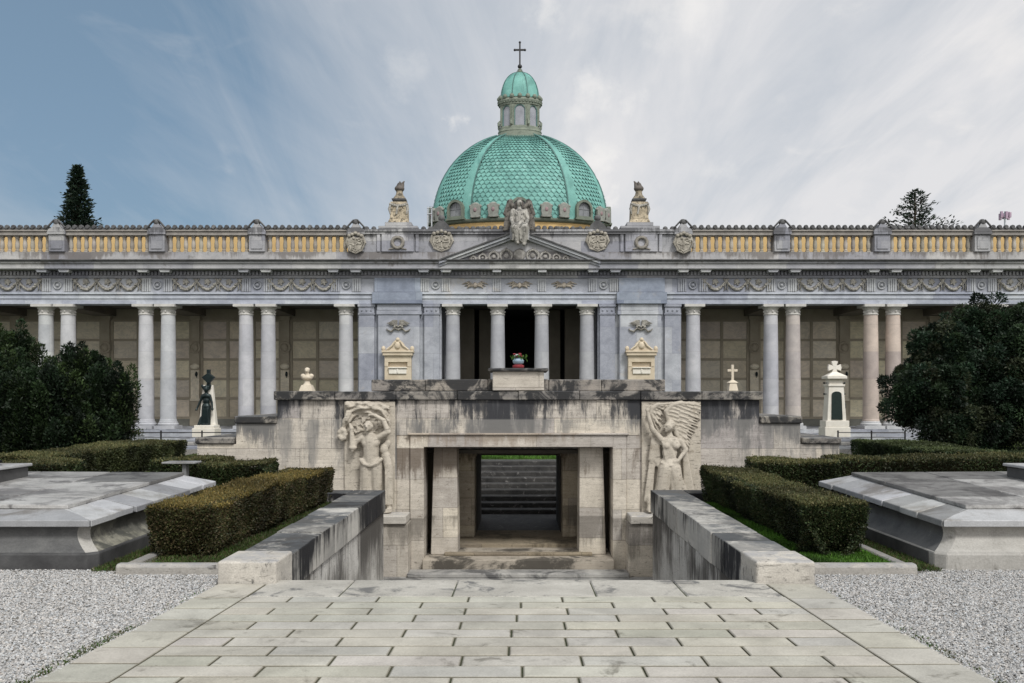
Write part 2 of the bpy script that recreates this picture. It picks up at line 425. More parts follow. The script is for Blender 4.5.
M['block'] = stone_p('block', (0.64, 0.605, 0.54), (0.38, 0.355, 0.32), 5, 0.85, 0.4, fine=0.4, blot=((0.05, 0.05, 0.05), 7, 0.56, 0.8), dirt=((0.30, 0.30, 0.305), 0.7, 4.0, 0.40))
M['paving'] = stone('paving', (0.505, 0.488, 0.44), (0.335, 0.322, 0.288), 2.2, 0.7, 0.0, blot=((0.13, 0.12, 0.10), 2.6, 0.57, 0.75), tint_attr=True, bstr=0.25, fine=0.3)
M['step'] = stone('step', (0.44, 0.43, 0.40), (0.22, 0.215, 0.21), 1.6, 0.6, 0.0, blot=((0.06, 0.06, 0.062), 1.4, 0.50, 0.8), bstr=0.3, dirt=((0.12, 0.12, 0.12), 0.6, 2.2, 0.45))
M['step_top'] = stone('step_top', (0.53, 0.51, 0.46), (0.34, 0.325, 0.29), 2.0, 0.7, 0.0, blot=((0.10, 0.10, 0.10), 2.4, 0.52, 0.85), fine=0.4, bstr=0.3)
M['sill'] = stone_p('sill', (0.46, 0.41, 0.34), (0.26, 0.23, 0.19), 2, 0.8, 0.3, blot=((0.05, 0.045, 0.038), 1.1, 0.47, 0.9), bstr=0.3)
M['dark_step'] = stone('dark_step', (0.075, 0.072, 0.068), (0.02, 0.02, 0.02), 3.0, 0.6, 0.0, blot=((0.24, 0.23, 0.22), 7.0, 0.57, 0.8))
M['soil'] = simple('soil', (0.065, 0.062, 0.04), (0.035, 0.05, 0.02), 8, 0.95)
M['marble'] = stone('marble', (0.49, 0.515, 0.555), (0.29, 0.31, 0.345), 1.4, 0.6, 0.0, joints=(1.75, 1.25, (0.13, 0.13, 0.14), 0.26), veins=0.2, fine=0.3, bstr=0.15,
    blot=((0.48, 0.42, 0.34), 0.55, 0.60, 0.5), dirt=((0.07, 0.07, 0.075), 0.85, 2, 0.38))
M['marble_top'] = stone('marble_top', (0.47, 0.475, 0.49), (0.30, 0.31, 0.33), 0.9, 0.65, 0.0, joints=(2.3, 3.0, (0.09, 0.09, 0.10), 0.30), bstr=0.2, veins=0.2, fine=0.35,
    streak=[(9.6, 8.6, 0.8, (0.075, 0.075, 0.08), 4), (8.47, 7.7, 0.75, (0.11, 0.10, 0.095), 4)], blot=((0.13, 0.125, 0.12), 2.4, 0.57, 0.6), dirt=((0.06, 0.06, 0.065), 0.85, 2, 0.36))
M['column'] = stone('column', (0.56, 0.57, 0.585), (0.40, 0.412, 0.43), 1.3, 0.5, 0.0, joints=(9, 1.28, (0.25, 0.24, 0.24), 0.17), veins=0.10, bstr=0.12, blot=((0.50, 0.42, 0.35), 0.7, 0.60, 0.4))
M['column_rose'] = stone('column_rose', (0.58, 0.50, 0.44), (0.47, 0.37, 0.30), 1.2, 0.5, 0.0, joints=(9, 1.28, (0.25, 0.22, 0.2), 0.12), veins=0.2, bstr=0.12)
M['carved'] = stone('carved', (0.54, 0.52, 0.47), (0.20, 0.19, 0.17), 5, 0.75, 0.0, bstr=0.5, fine=0.4, dirt=((0.06, 0.055, 0.05), 0.8, 4, 0.35))
M['dark_stone'] = stone('dark_stone', (0.14, 0.14, 0.14), (0.055, 0.055, 0.058), 2.5, 0.85, 0.0, bstr=0.4, blot=((0.30, 0.29, 0.27), 2.2, 0.6, 0.6))
M['balustrade'] = stone('balustrade', (0.48, 0.45, 0.40), (0.27, 0.25, 0.225), 3.0, 0.75, 0.0, bstr=0.3, fine=0.4)
M['ochre'] = stone('ochre', (0.62, 0.44, 0.205), (0.52, 0.36, 0.16), 0.6, 0.9, 0.0, bstr=0.15, fine=0.1)
M['warm_stone'] = stone('warm_stone', (0.64, 0.56, 0.43), (0.50, 0.42, 0.31), 2.5, 0.7, 0.0, bstr=0.2, blot=((0.30, 0.20, 0.10), 3, 0.62, 0.5))
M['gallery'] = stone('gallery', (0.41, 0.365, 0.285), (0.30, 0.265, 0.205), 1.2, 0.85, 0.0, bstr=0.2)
M['slab'] = stone('slab', (0.76, 0.69, 0.55), (0.58, 0.52, 0.41), 1.5, 0.6, 0.0, veins=0.25, bstr=0.1)
M['dado'] = stone('dado', (0.22, 0.22, 0.19), (0.15, 0.15, 0.13), 1.5, 0.6, 0.0)
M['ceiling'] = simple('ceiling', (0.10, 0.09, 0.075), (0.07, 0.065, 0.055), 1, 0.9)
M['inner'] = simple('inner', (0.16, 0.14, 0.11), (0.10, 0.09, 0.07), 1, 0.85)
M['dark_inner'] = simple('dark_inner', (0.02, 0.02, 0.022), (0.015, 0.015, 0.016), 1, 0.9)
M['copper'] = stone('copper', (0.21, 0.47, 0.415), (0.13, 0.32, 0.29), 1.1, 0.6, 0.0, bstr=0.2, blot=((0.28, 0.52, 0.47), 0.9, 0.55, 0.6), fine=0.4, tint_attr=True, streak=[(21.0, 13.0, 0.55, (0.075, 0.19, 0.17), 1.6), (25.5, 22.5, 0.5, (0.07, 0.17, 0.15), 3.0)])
M['copper_dark'] = simple('copper_dark', (0.22, 0.23, 0.24), (0.14, 0.15, 0.16), 3, 0.4)
M['lantern_pane'] = simple('lantern_pane', (0.30, 0.31, 0.34), (0.20, 0.21, 0.235), 2, 0.15)
M['copper_seam'] = simple('copper_seam', (0.05, 0.11, 0.105), (0.09, 0.19, 0.17), 2, 0.7)
M['green_stone'] = stone('green_stone', (0.25, 0.28, 0.225), (0.13, 0.155, 0.125), 2.5, 0.75, 0.0, bstr=0.2, dirt=((0.07, 0.075, 0.065), 0.7, 2, 0.4))
M['antefix'] = stone('antefix', (0.30, 0.31, 0.28), (0.17, 0.18, 0.16), 4, 0.75, 0.0, bstr=0.2)
M['red_stone'] = simple('red_stone', (0.27, 0.19, 0.19), (0.20, 0.14, 0.15), 5, 0.7)
M['iron'] = simple('iron', (0.03, 0.03, 0.032), (0.02, 0.02, 0.02), 10, 0.5, 0.3)
M['bronze'] = simple('bronze', (0.018, 0.032, 0.032), (0.01, 0.016, 0.017), 6, 0.38, 0.45, 0.25)
M['cream_marble'] = stone('cream_marble', (0.66, 0.59, 0.47), (0.48, 0.42, 0.33), 4, 0.6, 0.0, bstr=0.15)
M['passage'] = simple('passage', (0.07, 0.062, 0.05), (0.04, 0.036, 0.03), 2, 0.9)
M['white_marble'] = stone('white_marble', (0.80, 0.77, 0.70), (0.66, 0.62, 0.54), 2.2, 0.55, 0.0, bstr=0.12)
M['grey_steel'] = simple('grey_steel', (0.5, 0.52, 0.54), (0.4, 0.42, 0.44), 4, 0.5, 0.5)
M['white_paint'] = simple('white_paint', (0.75, 0.76, 0.78), (0.65, 0.66, 0.68), 4, 0.5)
M['plaque'] = simple('plaque', (0.022, 0.032, 0.030), (0.03, 0.045, 0.042), 14, 0.35, 0.2)
M['tomb_top'] = stone('tomb_top', (0.47, 0.465, 0.455), (0.27, 0.265, 0.26), 2.0, 0.65, 0.0, bstr=0.2, dirt=((0.10, 0.095, 0.095), 0.85, 1.1, 0.43), tint_attr=True, blot=((0.075, 0.07, 0.07), 2.2, 0.52, 0.8), fine=0.4)
M['tomb_eave'] = stone('tomb_eave', (0.47, 0.475, 0.485), (0.33, 0.335, 0.34), 2.0, 0.6, 0.0, fine=0.35, bstr=0.15, dirt=((0.15, 0.135, 0.115), 0.8, 1.3, 0.46), tint_attr=True)
M['tomb_body'] = stone('tomb_body', (0.17, 0.17, 0.165), (0.075, 0.076, 0.078), 2.5, 0.6, 0.0, bstr=0.3, fine=0.4, blot=((0.36, 0.35, 0.33), 2.4, 0.63, 0.7))
M['tomb_body_moss'] = stone('tomb_body_moss', (0.34, 0.325, 0.27), (0.19, 0.185, 0.145), 2.5, 0.7, 0.0, bstr=0.3, fine=0.4, blot=((0.05, 0.052, 0.045), 2.4, 0.48, 0.85), streak=[(0.16, -0.5, 0.7, (0.06, 0.06, 0.055), 5)])
M['tomb_body_clean'] = stone('tomb_body_clean', (0.47, 0.455, 0.425), (0.32, 0.31, 0.285), 2.2, 0.7, 0.0, bstr=0.3, fine=0.4, blot=((0.10, 0.095, 0.08), 1.6, 0.58, 0.75), streak=[(0.17, -0.2, 0.3, (0.12, 0.12, 0.12), 3)])
M['tomb_plinth'] = stone('tomb_plinth', (0.11, 0.11, 0.11), (0.035, 0.035, 0.036), 1.6, 0.6, 0.0, bstr=0.3)
M['leaf'] = leafmat('leaf')
M['bark'] = simple('bark', (0.09, 0.07, 0.05), (0.05, 0.04, 0.03), 12, 0.95)
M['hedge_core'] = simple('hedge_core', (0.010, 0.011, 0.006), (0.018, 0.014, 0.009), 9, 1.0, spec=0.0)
M['petal_red'] = simple('petal_red', (0.30, 0.045, 0.05), (0.18, 0.02, 0.03), 20, 0.6)
M['petal_white'] = simple('petal_white', (0.55, 0.54, 0.52), (0.4, 0.4, 0.4), 20, 0.6)
M['vase_blue'] = simple('vase_blue', (0.30, 0.40, 0.48), (0.22, 0.30, 0.36), 10, 0.35)

def gravel_mat():
    t = NT('gravel'); geo = t.n('ShaderNodeNewGeometry'); pos = geo.outputs['Position']
    v = t.n('ShaderNodeTexVoronoi'); v.inputs['Scale'].default_value = 42; t.l(pos, v.inputs['Vector'])
    sepc = t.n('ShaderNodeSeparateColor'); t.l(v.outputs['Color'], sepc.inputs[0])
    c = t.mix(sepc.outputs[0], (0.16, 0.15, 0.135), (0.36, 0.355, 0.335))
    c = t.mix(t.rng(v.outputs['Distance'], 0.25, 0.75), c, (0.10, 0.09, 0.075))
    big = t.noise(pos, 0.9, 5, 0.6)
    c = t.mix(t.math('MULTIPLY', t.rng(big, 0.55, 0.75), 0.35), c, (0.24, 0.22, 0.15))
    h = t.math('SUBTRACT', 1.0, v.outputs['Distance'])
    return t.out(c, 0.85, h, 0.8, 0.02, 0.2)
M['gravel'] = gravel_mat()
def pebble_mat():
    t = NT('pebble'); a = t.n('ShaderNodeAttribute', attribute_name='tint')
    return t.out(a.outputs[0], 0.75)
M['pebble'] = pebble_mat()
def lawn_mat():
    t = NT('lawn'); geo = t.n('ShaderNodeNewGeometry'); pos = geo.outputs['Position']
    n1 = t.noise(pos, 1.7, 7, 0.65); n2 = t.noise(pos, 60, 4, 0.7)
    c = t.mix(t.rng(n1, 0.35, 0.65), (0.045, 0.085, 0.018), (0.085, 0.095, 0.035))
    c = t.mix(t.rng(n2, 0.35, 0.65), c, (0.03, 0.045, 0.012))
    return t.out(c, 0.95, n2, 0.8, 0.05, 0.1)
M['lawn'] = lawn_mat()
# ---------------------------------------------------------------- the colonnade building (facade plane at Y = 40)
YB = 40.0; SB = F / YB
def BZ(py): return EYE + (398 - py) / SB
def BX(px): return (px - 519.5) / SB
bld = thing('colonnade_building', 'long grey marble colonnade with paired columns, pediment portico and ochre backed balustrade', 'building', (0, YB, -0.31))
GZ = -0.31
XE = 36.0                               # half length of the building
BAY = 100 / SB
PAIR = [262.3 / SB + i * BAY for i in range(6)]     # centres of the column pairs from the axis outward
pairdx = 11.1 / SB
zc0, zc1 = BZ(429), BZ(304)
YC = 40.42                              # axis of the columns

# steps and floor of the gallery
mb = MB()
mb.box(-XE, XE, 39.75, 46.2, GZ - 0.2, zc0 - 0.004)
mb.box(-XE, XE, 39.45, 39.75, GZ - 0.2, zc0 - 0.17)
mb.box(-XE, XE, 39.15, 39.45, GZ - 0.2, zc0 - 0.33)
mb.build('stylobate', M['marble'], bld, bevel=0.012)

def make_column(parent, x, y, z0, z1, r, mat):
    h = z1 - z0
    sh = MB()
    zb, zt = z0 + 0.36, z1 - 0.50
    sh.lathe([(r * 1.06, zb), (r * 1.06, zb + 0.05), (r, zb + 0.10)] + [(r * (1 - 0.13 * (k / 8) ** 1.6), zb + 0.1 + (zt - zb - 0.1) * k / 8) for k in range(9)], x, y, 28)
    o = sh.build('column', mat, parent, smooth=35)
    b = MB(); b.box(x - r * 1.32, x + r * 1.32, y - r * 1.32, y + r * 1.32, z0, z0 + 0.15)
    b.lathe([(r * 1.25, z0 + 0.15), (r * 1.30, z0 + 0.19), (r * 1.30, z0 + 0.24), (r * 1.22, z0 + 0.28), (r * 1.12, z0 + 0.30), (r * 1.15, z0 + 0.33), (r * 1.08, z0 + 0.36)], x, y, 28)
    b.build('base', mat, o, smooth=35)
    c = MB(); rt = r * 0.87
    c.lathe([(rt, zt), (rt * 1.10, zt + 0.02), (rt * 1.10, zt + 0.06), (rt * 0.99, zt + 0.08), (rt * 0.99, zt + 0.25), (rt * 1.08, zt + 0.28), (rt * 1.22, zt + 0.34), (rt * 1.30, zt + 0.38)], x, y, 28)
    c.box(x - rt * 1.5, x + rt * 1.5, y - rt * 1.5, y + rt * 1.5, zt + 0.38, zt + 0.50)
    for k in range(8):                    # rosettes on the necking
        a = 2 * PI * k / 8 + PI / 2
        c.ball((x + rt * 1.0 * math.cos(a), y + rt * 1.0 * math.sin(a), zt + 0.165), (0.055, 0.055, 0.055), 8, 6)
    c.build('capital', M['carved_light'], o, smooth=35)
    return o
M['carved_light'] = stone('carved_light', (0.60, 0.585, 0.55), (0.42, 0.41, 0.39), 2.5, 0.7, 0.0, bstr=0.2)
proto = make_column(bld, 0, YC, zc0, zc1, 0.365, M['column'])
proto.color = (1, 1, 1, 1)
first = True
def place_column(x, tint=None, rose=False):
    global first
    if first: x *= YC / YB; o = proto; o.location = (x, 0, 0); first = False
    else: x *= YC / YB; o = copy_part(proto, bld, (x - proto.location.x, 0, 0))
    j = 1 + rnd.uniform(-0.06, 0.06)
    c = tint or (j, j * rnd.uniform(0.985, 1.01), j * rnd.uniform(0.98, 1.03))
    o.color = (*c, 1)
    return o
M['column_rose_mat'] = M['column_rose']
for px in (452.8, 497.7, 541.6, 586.8): place_column(BX(px), (0.86, 0.86, 0.87))
for s in (-1, 1):
    place_column(s * 173.5 / SB)
    for i, pc in enumerate(PAIR):
        if pc > XE - 1: break
        for q in (-1, 1):
            x = s * pc + q * pairdx
            rose = None
            if s > 0 and i == 0 and q > 0: rose = (1.0, 0.90, 0.82)
            if s > 0 and i == 1: rose = (1.04, 0.87, 0.75)
            place_column(x, rose)

# gallery: back wall, floor zone, ceiling
YW = 44.6
g = MB()
xi = BX(423) ; # inner edge of the solid piers
for s in (-1, 1):
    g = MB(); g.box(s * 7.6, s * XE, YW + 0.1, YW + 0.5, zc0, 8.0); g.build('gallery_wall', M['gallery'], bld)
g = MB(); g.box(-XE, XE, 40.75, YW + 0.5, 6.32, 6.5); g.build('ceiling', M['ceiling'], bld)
for s in (-1, 1):
    for i in range(5):                     # cross beams of the gallery ceiling
        x = s * PAIR[i]; g = MB(); g.box(x - 0.55, x + 0.55, 40.8, YW + 0.1, 5.95, 6.318); g.build('ceiling_beam', M['inner'], bld)
SBW = F / YW
def WXB(px): return (px - 519.5) / SBW
slab0 = None
def gallery_bay(s, i, detailed):
    """one bay of wall tombs between two pilasters; measured in the photograph at the back wall"""
    global slab0
    x0 = 261.0 / SB + (i - 1) * BAY          # pilaster centre nearer the axis
    # real positions: measured slab edges moved from Y=40 scale to the wall's scale
    xa = x0 + 0.29
    z0, z1 = zc0 + 0.42, 5.72
    fr = MB()
    n = 3; w = (BAY - 0.58) / n
    nr = 5; hh = (z1 - z0) / nr
    xs = [xa + k * w for k in range(n + 1)]
    for k in range(n + 1): fr.box(s * (xs[k] - 0.07), s * (xs[k] + 0.07), YW + 0.0, YW + 0.1, z0, z1)
    for k in range(nr + 1): fr.box(s * xa, s * xs[-1], YW + 0.012, YW + 0.1, z0 + k * hh - 0.06, z0 + k * hh + 0.06)
    p = fr.build('niche_frame', M['gallery'], bld)
    dd = MB(); dd.box(s * (xa - 0.07), s * (xs[-1] + 0.07), YW + 0.01, YW + 0.1, zc0, z0 - 0.065); dd.build('dado', M['dado'], bld)
    if detailed:
        for k in range(n):
            for r in range(nr):
                xc = s * (xs[k] + w / 2); zc = z0 + (r + 0.5) * hh
                t = 1 + rnd.uniform(-0.16, 0.14)
                col = (t, t * rnd.uniform(0.96, 1.02), t * rnd.uniform(0.9, 1.05))
                if slab0 is None:
                    m = MB(); m.box(-w / 2 + 0.075, w / 2 - 0.075, YB + 0.0, YB + 0.04, -hh / 2 + 0.065, hh / 2 - 0.065)
                    slab0 = m.mesh('burial_slab', Vector((0, YB, 0)))
                    slab0.materials.append(M['slab'])
                o = bpy.data.objects.new('burial_slab', slab0); COL.objects.link(o); o.parent = p
                o.location = (xc, YW + 0.055 - YB, zc - GZ); o.color = (*col, 1)
    else:
        m = MB()
        for k in range(n):
            for r in range(nr):
                xc = s * (xs[k] + w / 2); zc = z0 + (r + 0.5) * hh
                m.box(xc - w / 2 + 0.075, xc + w / 2 - 0.075, YW + 0.055, YW + 0.095, zc - hh / 2 + 0.065, zc + hh / 2 - 0.065)
        o = m.build('burial_slab', M['slab'], p); o['kind'] = 'stuff'
    # pilaster with medallion and bust console at the outer end of the bay
    xp = s * (x0 + BAY)
    m = MB(); m.box(xp - 0.22, xp + 0.22, YW - 0.10, YW + 0.1, zc0, 6.3); m.box(xp - 0.27, xp + 0.27, YW - 0.16, YW + 0.1, zc0, zc0 + 0.5); m.box(xp - 0.27, xp + 0.27, YW - 0.17, YW + 0.1, 5.75, 5.94)
    pil = m.build('wall_pilaster', M['gallery'], bld, bevel=0.01)
    m = MB(); m.torus((xp, YW - 0.12, 4.3), 0.27, 0.05, 'y', 20, 8); m.ball((xp, YW - 0.1, 4.3), (0.16, 0.08, 0.2), 10, 8)
    m.build('medallion', M['gallery'], pil, smooth=60)
    m = MB(); m.box(xp - 0.22, xp + 0.22, YW - 0.14, YW - 0.09, 1.6, 3.1); m.ball((xp, YW - 0.16, 3.3), (0.24, 0.1, 0.16), 10, 8); m.box(xp - 0.26, xp + 0.26, YW - 0.16, YW - 0.09, 1.5, 1.62)
    m.build('epitaph_tablet', M['slab'], pil, smooth=40)
    m = MB(); m.ball((xp + 0.1, YW - 0.2, 2.9), (0.07, 0.07, 0.14), 8, 6); m.tube([(xp + 0.1, YW - 0.1, 2.7), (xp + 0.1, YW - 0.2, 2.76)], 0.02, 6)
    m.build('lantern', M['bronze'], pil, smooth=60)
for s in (-1, 1):
    for i in range(0, 5): gallery_bay(s, i, i in (0, 1, 2))
    m = MB(); xp = s * (261.0 / SB - BAY); m.box(xp - 0.33, xp + 0.33, YW - 0.10, YW + 0.1, zc0, 6.3); m.build('wall_pilaster', M['gallery'], bld)

# portico interior: dark hall seen between inner piers
m = MB()
for (a, b) in ((457, 474), (478, 492)):
    for s in (-1, 1):
        x0, x1 = s * abs(a - 519.5) * 44 / 40 / SB * 1.0, s * abs(b - 519.5) * 44 / 40 / SB
        yy = 44.0 if a == 457 else 44.9
        o = MB(); o.box(min(x0, x1), max(x0, x1), yy, yy + 0.7, zc0, 6.3); o.build('inner_pier', M['inner'], bld, bevel=0.01)
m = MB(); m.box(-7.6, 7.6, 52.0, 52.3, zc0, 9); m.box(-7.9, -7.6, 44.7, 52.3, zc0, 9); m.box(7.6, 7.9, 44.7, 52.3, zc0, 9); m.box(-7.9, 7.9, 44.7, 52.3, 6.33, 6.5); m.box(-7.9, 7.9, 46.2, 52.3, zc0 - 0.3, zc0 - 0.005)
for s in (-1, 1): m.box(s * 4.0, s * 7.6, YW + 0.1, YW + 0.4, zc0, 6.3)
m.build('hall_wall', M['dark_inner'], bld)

# solid piers either side of the portico
for s in (-1, 1):
    m = MB()
    xa, xb = s * 78.5 / SB, s * 162.5 / SB
    m.box(xa, xb, 40.22, 44.6, zc0 + 0.4, zc1 - 0.004); m.box(s * 77 / SB, s * 163 / SB, 40.1, 44.6, zc0, zc0 + 0.4)
    pier = m.build('pier', M['marble'], bld, bevel=0.012)
    m = MB(); m.box(s * 100 / SB, s * 141.5 / SB, 40.0, 40.23, zc0 + 0.002, zc1 - 0.5)
    m.box(s * 98 / SB, s * 143 / SB, 39.96, 40.23, zc1 - 0.5, zc1 - 0.30); m.box(s * 98.5 / SB, s * 142.5 / SB, 39.98, 40.23, zc1 - 0.298, zc1 - 0.005)
    m.build('pier_face', M['marble'], pier, bevel=0.012, color=(1.06, 1.06, 1.06))
    for (a, b) in ((80.5, 95.5), (145.5, 161)):
        m = MB(); xm = s * (a + b) / 2 / SB; hw = (b - a) / 2 / SB
        m.box(xm - hw, xm + hw, 40.06, 40.24, zc0 + 0.42, zc1 - 0.5)
        m.box(xm - hw - 0.04, xm + hw + 0.04, 40.02, 40.24, zc1 - 0.5, zc1 - 0.44); m.box(xm - hw, xm + hw, 40.05, 40.24, zc1 - 0.438, zc1 - 0.13); m.box(xm - hw - 0.05, xm + hw + 0.05, 40.0, 40.24, zc1 - 0.128, zc1 - 0.006)
        for k in range(3): m.ball((xm + (k - 1) * 0.22, 40.04, zc1 - 0.29), (0.05, 0.04, 0.05), 8, 6)
        m.build('pilaster', M['marble'], pier, bevel=0.01, color=(0.98, 0.98, 1.0))
    # crossed palm and ribbon ornament
    xo = s * 121 / SB; yo = 39.95; zo = BZ(326)
    m = MB()
    for q in (-1, 1):
        for k in range(7):
            a = k / 6
            p0 = (xo + q * 0.05, yo, zo - 0.05 + 0.05 * k); p1 = (xo + q * (0.55 - 0.05 * abs(k - 3)), yo - 0.02, zo + 0.02 + 0.10 * math.sin(a * 2.6))
            m.tube([p0, ((p0[0] + p1[0]) / 2, yo - 0.05, (p0[2] + p1[2]) / 2 + 0.09), p1], [0.03, 0.04, 0.012], 6)
        m.tube([(xo, yo, zo - 0.18), (xo + q * 0.18, yo - 0.03, zo - 0.1), (xo + q * 0.33, yo - 0.03, zo - 0.26), (xo + q * 0.5, yo, zo - 0.2), (xo + q * 0.56, yo, zo - 0.12)], [0.05, 0.05, 0.05, 0.035, 0.02], 6)
    for k in range(5): m.ball((xo + (k - 2) * 0.09, yo - 0.04, zo - 0.03 + 0.04 * (k % 2)), 0.06, 8, 6)
    m.build('palm_ornament', M['carved'], pier, smooth=60)


# entablature
def run(mbx, y0, y1, z0, z1, x0=-XE, x1=XE): mbx.box(x0, x1, y0, y1, z0, z1)
za, zf, zd, zk = BZ(304), BZ(292.2), BZ(278), BZ(271.3)
m = MB(); run(m, 40.06, 40.78, za + 0.002, za + 0.25); run(m, 40.02, 40.78, za + 0.251, zf - 0.10); run(m, 39.95, 40.78, zf - 0.099, zf)
m.build('architrave', M['marble'], bld, bevel=0.012, color=(1.22, 1.24, 1.28))
m = MB(); run(m, 40.05, 41.2, zf + 0.001, zd); frieze = m.build('frieze', M['marble'], bld, color=(0.98, 0.98, 1.0))
m = MB(); run(m, 39.96, 41.2, zd + 0.001, zd + 0.10); run(m, 40.0, 41.2, zd + 0.101, zk)
for k in range(int(2 * XE / 0.17)):
    x = -XE + 0.17 * k; m.box(x, x + 0.10, 39.9, 39.999, zd + 0.13, zk - 0.02)
m.build('dentil_course', M['marble_top'], bld, color=(0.72, 0.72, 0.74))
zt = BZ(263.6)
m = MB(); m.prism_x([(41.2, zk + 0.001), (39.55, zk + 0.03), (39.50, zk + 0.06), (39.50, zk + 0.26), (39.44, zk + 0.30), (39.42, zt), (41.2, zt)], -XE, XE)
cornice = m.build('cornice', M['marble_top'], bld, color=(1.1, 1.1, 1.08))
m = MB(); m.prism_x([(41.2, zt + 0.001), (39.41, zt + 0.001), (39.34, zt + 0.06), (39.34, zt + 0.10), (41.2, zt + 0.13)], -XE, XE)
m.build('cornice_gutter', M['dark_stone'], bld)
zg = zt + 0.13
# projecting frieze panels above the solid piers
for s in (-1, 1):
    m = MB(); m.box(s * 99 / SB, s * 145 / SB, 39.93, 40.3, zf + 0.002, zd - 0.002); m.box(s * 97 / SB, s * 147 / SB, 39.86, 39.949, za + 0.004, zf - 0.004)
    m.build('frieze_panel', M['marble'], frieze, bevel=0.012, color=(0.70, 0.76, 0.86))

# mutules and fluted blocks with a rosette above every column pair
def frieze_unit(x, s):
    m = MB()
    for q in (-1, 1):
        xx = x + q * 0.50
        for k in range(4): m.box(xx - 0.20 + k * 0.105, xx - 0.20 + k * 0.105 + 0.075, 39.985, 40.06, zf + 0.03, zd - 0.03)
        m.box(xx - 0.22, xx + 0.22, 40.01, 40.06, zd - 0.06, zd - 0.005)
    m.torus((x, 40.02, (zf + zd) / 2), 0.17, 0.035, 'y', 18, 8); m.ball((x, 40.02, (zf + zd) / 2), (0.08, 0.06, 0.08), 10, 8)
    m.build('fluted_block', M['marble'], frieze, smooth=40, color=(1.08, 1.07, 1.04))
    for q in (-1, 1):
        m = MB(); xx = x + q * 0.52; m.box(xx - 0.22, xx + 0.22, 39.58, 39.9, zk - 0.10, zk + 0.02); m.box(xx - 0.25, xx + 0.25, 39.56, 39.9, zk - 0.04, zk + 0.018)
        m.build('mutule', M['marble'], cornice, bevel=0.01, color=(1.25, 1.22, 1.15))
units = [s * PAIR[i] for s in (-1, 1) for i in range(5)] + [s * (84 / SB) for s in (-1, 1)] + [s * 173.5 / SB for s in (-1, 1)]
for x in units: frieze_unit(x, 1)
for px in (497, 542):
    m = MB(); xx = BX(px); m.box(xx - 0.2, xx + 0.2, 39.58, 39.9, zk - 0.10, zk + 0.02); m.build('mutule', M['marble'], cornice, bevel=0.01, color=(1.25, 1.22, 1.15))
    m = MB()
    for k in range(4): m.box(xx - 0.20 + k * 0.105, xx - 0.20 + k * 0.105 + 0.075, 39.985, 40.06, zf + 0.03, zd - 0.03)
    m.build('fluted_block', M['marble'], frieze, color=(1.08, 1.07, 1.04))
# garlands
def garland(xc, wid, n, name='garland'):
    m = MB(); y = 40.02; zm = zd - 0.14; w = wid / n
    rr = random.Random(5)
    for k in range(n):
        xa = xc - wid / 2 + k * w; pts = []; rad = []
        for i in range(11):
            u = i / 10; xx = xa + w * (0.08 + 0.84 * u); zz = zm - 0.06 - 0.34 * math.sin(PI * u) ** 0.8
            pts.append((xx, y - 0.01, zz)); rad.append(0.035 + 0.05 * math.sin(PI * u))
        m.tube(pts, rad, 8)
        for i in range(1, 10):
            p = pts[i]; m.ball((p[0] + rr.uniform(-.03, .03), y - 0.06, p[2] + rr.uniform(-.04, .04)), rr.uniform(0.04, 0.065), 6, 5)
        m.ball((xa + w / 2, y, zm - 0.02), (0.13, 0.05, 0.13), 10, 8)
        for j in range(5):
            a = 2 * PI * j / 5; m.ball((xa + w / 2 + 0.12 * math.cos(a), y, zm - 0.05 + 0.12 * math.sin(a)), 0.05, 6, 5)
    for k in range(n + 1):
        xa = xc - wid / 2 + k * w
        m.ball((xa, y, zm), (0.09, 0.07, 0.12), 8, 6); m.ball((xa - 0.1, y, zm + 0.08), 0.05, 6, 5); m.ball((xa + 0.1, y, zm + 0.08), 0.05, 6, 5)
        for q in (-1, 1): m.tube([(xa, y, zm - 0.05), (xa + q * 0.07, y - 0.02, zm - 0.2), (xa + q * 0.04, y - 0.02, zm - 0.38), (xa + q * 0.12, y, zm - 0.46)], [0.04, 0.035, 0.03, 0.015], 6)
    return m
g0 = garland(0, 3.05, 3).build('garland', M['carved'], frieze, smooth=60)
g0.location = (PAIR[0] + BAY / 2, 0, 0)
for x in [s * (PAIR[i] + BAY / 2) for s in (-1, 1) for i in range(5)] + [s * (217.5 / SB) for s in (-1, 1)]:
    if abs(x - (PAIR[0] + BAY / 2)) < 1e-6: continue
    c = copy_part(g0, frieze, (x - g0.location.x, 0, 0)); v = rnd.uniform(0.92, 1.1); c.color = (v, v, v, 1)
for px in (475, 519.5, 564):           # three small winged ornaments over the portico
    m = MB(); x = BX(px); zc = (zf + zd) / 2
    m.ball((x, 40.02, zc), (0.11, 0.07, 0.14), 10, 8)
    for q in (-1, 1):
        for k in range(3): m.tube([(x + q * 0.05, 40.03, zc - 0.02), (x + q * 0.3, 40.01, zc + 0.14 - 0.09 * k), (x + q * (0.62 - 0.12 * k), 40.03, zc + 0.05 - 0.10 * k)], [0.05, 0.06, 0.012], 6)
    m.build('winged_ornament', M['carved'], frieze, smooth=60, color=(1.1, 1.02, 0.95))

